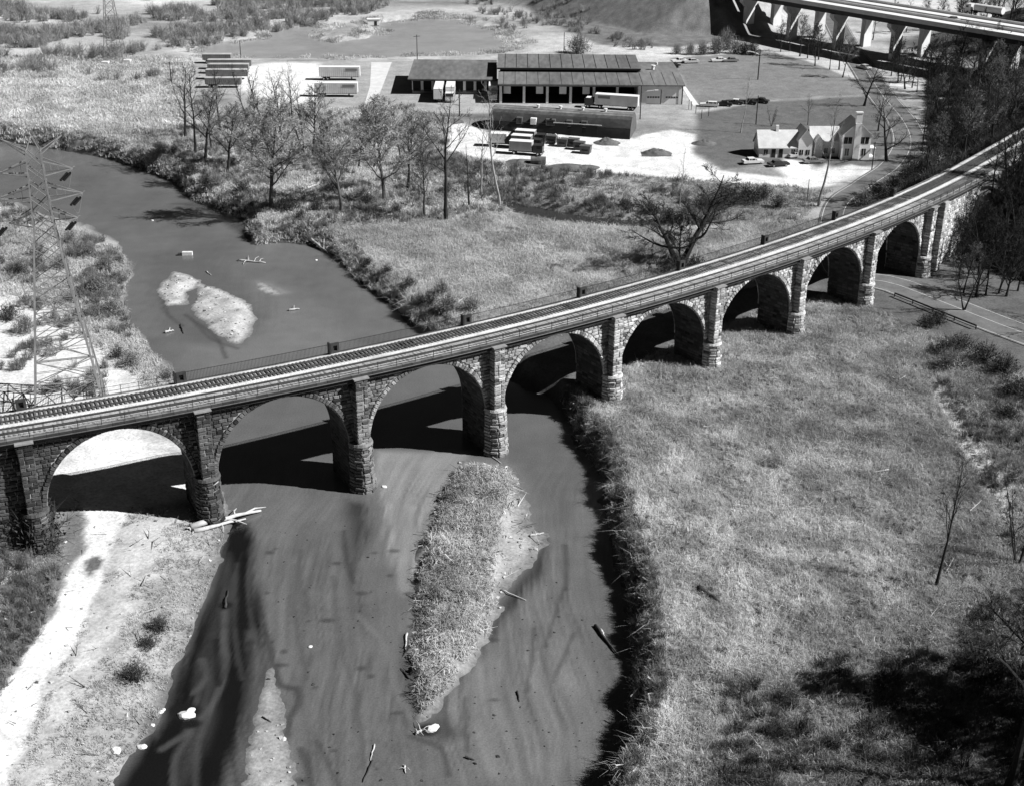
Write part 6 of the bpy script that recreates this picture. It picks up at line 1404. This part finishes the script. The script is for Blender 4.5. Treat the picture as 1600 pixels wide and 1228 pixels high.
# stones scattered over bars and shallows
def stone_proto(seed):
    q = np.random.default_rng(seed); V = q.normal(0, 1, (8, 3)); V /= np.linalg.norm(V, axis=1)[:, None]; V[:, 2] *= .6
    b = np.array([(-1, -1, -1), (1, -1, -1), (1, 1, -1), (-1, 1, -1), (-1, -1, 1), (1, -1, 1), (1, 1, 1), (-1, 1, 1)]) * .6 + V * .25; b[:, 2] *= .5
    return b, [(0, 3, 2, 1), (4, 5, 6, 7), (0, 1, 5, 4), (1, 2, 6, 5), (2, 3, 7, 6), (3, 0, 4, 7)]
C_STONE = proto_set('stone_set', [proto('river_stone_%d' % i, stone_proto(i), gmat('river_stone', .3, .3, 1.0, rough=.9, inst='tone')) for i in range(4)])
P_LOWER = poly([(400, 830), (560, 800), (640, 900), (650, 1130), (700, 1140), (780, 1010), (870, 880), (940, 1000), (960, 1200), (900, 1300), (400, 1300), (440, 1100)])
x, y = sample(P_LOWER, .16); k = (sdf(P_ISLE, x, y, 5.0) > .2); x, y = x[k], y[k]; p1 = np.stack([x, y, np.full(len(x), -.02)], 1); t1_ = RNG.uniform(.03, .25, len(x)); s1_ = RNG.uniform(.06, .26, len(x)) * RNG.uniform(.4, 1, len(x))
XX, YY = [], []
for P_, dn in ((P_ISLE, .5), (P_BARS[0], .6), (P_BARS[1], .5), (P_BARS[2], .3), (P_LEFTNEAR, .10), (P_RUBBLE, 1.2)): x, y = sample(P_, dn); XX.append(x); YY.append(y)
x, y = np.concatenate(XX), np.concatenate(YY); z = ground(x, y)[0]; p2 = np.stack([x, y, z + .02], 1)
o = scatter('river_stones', np.concatenate([p1, p2]), C_STONE, np.concatenate([s1_, RNG.uniform(.06, .3, len(x))]), np.concatenate([t1_, RNG.uniform(.3, 2.0, len(x))]), .3); tag(o, 'small loose stones strewn over the river shoals and bars', 'stones', kind='stuff')
C_STICK = proto_set('stick_set', [proto('stick_%d' % i, spikes(np.array([[-.7, 0, .05], [0, 0, .08]]), np.array([[.98, .1 * i - .1, .12], [.6, .7, .3]]), np.array([1.7, .6]), np.array([.05, .03])), gmat('stick_litter', .5, .3, 1.0, inst='tone')) for i in range(3)])
XX, YY = [], []
x, y = sample(P_MEAD, .05); XX.append(x); YY.append(y); x, y = sample(P_ISLE, .35); XX.append(x); YY.append(y)
x, y = sample(P_MEAD, 1.2); d_ = sdf(P_RIVER, x, y, 8.0); k = (d_ > 0) & (d_ < 2.8); XX.append(x[k]); YY.append(y[k]); x, y = sample(P_BRUSHWOOD, .12); XX.append(x); YY.append(y); x, y = sample(P_LEFTNEAR, .06); XX.append(x); YY.append(y)
x, y = np.concatenate(XX), np.concatenate(YY); z = ground(x, y)[0]; k = z > .05; x, y, z = x[k], y[k], z[k]
tag(scatter('stick_litter', np.stack([x, y, z + .15], 1), C_STICK, RNG.uniform(.5, 1.8, len(x)), RNG.uniform(.15, 1.4, len(x)), .35), 'scattered dead sticks on the banks and meadow', 'sticks', kind='stuff')
# dirt heaps in the yard
def heap(px_, py_, w_, h_, label, seed):
    q = np.random.default_rng(seed); n = 34; g_ = np.linspace(-1, 1, n); X_, Y_ = np.meshgrid(g_, g_); r_ = np.hypot(X_, Y_); Z_ = .62 * h_ * np.clip(1 - r_, 0, 1) ** .8 * (.25 + 1.4 * fbm(X_ * 6 + seed * 7, Y_ * 6, 1.6, 4)) - .05
    p = gp(px_, py_); o = grid_mesh('dirt_heap', X_ * w_, Y_ * w_ * .7, Z_, {}, M_HEAP); o.location = p; tag(o, label, 'dirt heap')
heap(1026, 240, 3.8, 2.2, 'dark dirt heap alone in the middle of the pale yard', 1); heap(948, 224, 3.6, 2.0, 'dirt heap at the shed end beside the dumpsters', 2); heap(815, 254, 4.5, 1.0, 'low dirt heap at the yard edge left of the tank', 3); heap(888, 262, 5.0, 1.2, 'long low spoil heap on the yard edge right of the tank', 4); heap(690, 190, 6.0, 1.2, 'broken rubble heap before the dock yard', 5); heap(1100, 225, 3.5, 1.6, 'weedy earth mound at the lawn edge of the yard', 6); heap(915, 262, 3.5, .9, 'small spoil heap next to the long one by the yard', 7)
# hut in the pond
p = gp(584, 42); p.z = 3.6; o = thing('pond_hut', tuple(p), .1, 'small white hut standing at the pond edge', 'hut', s=.7); MB().bx(-3.2, 3.2, -2, 2, 0, 3.0).obj('wall', M_WHITE, o); MB().bx(-3.5, 3.5, -2.3, 2.3, 3.003, 3.3).obj('roof', M_WALL, o); MB().bx(.3, 1.8, -2.05, -1.98, .1, 2.2).obj('door', M_TRIM, o)
# chain fence posts round the garage yard
for i, (px_, py_) in enumerate(((1087, 178), (1080, 172), (1096, 186), (1107, 182))):
    p = gp(px_, py_); o = MB().tube([(0, 0, -.2), (0, 0, 2.4)], .09, 5).obj('fence_post', M_WOOD); o.location = p; tag(o, 'thin dark fence post in the grass beyond the garage yard', 'post', 'fence posts beyond the garage yard')
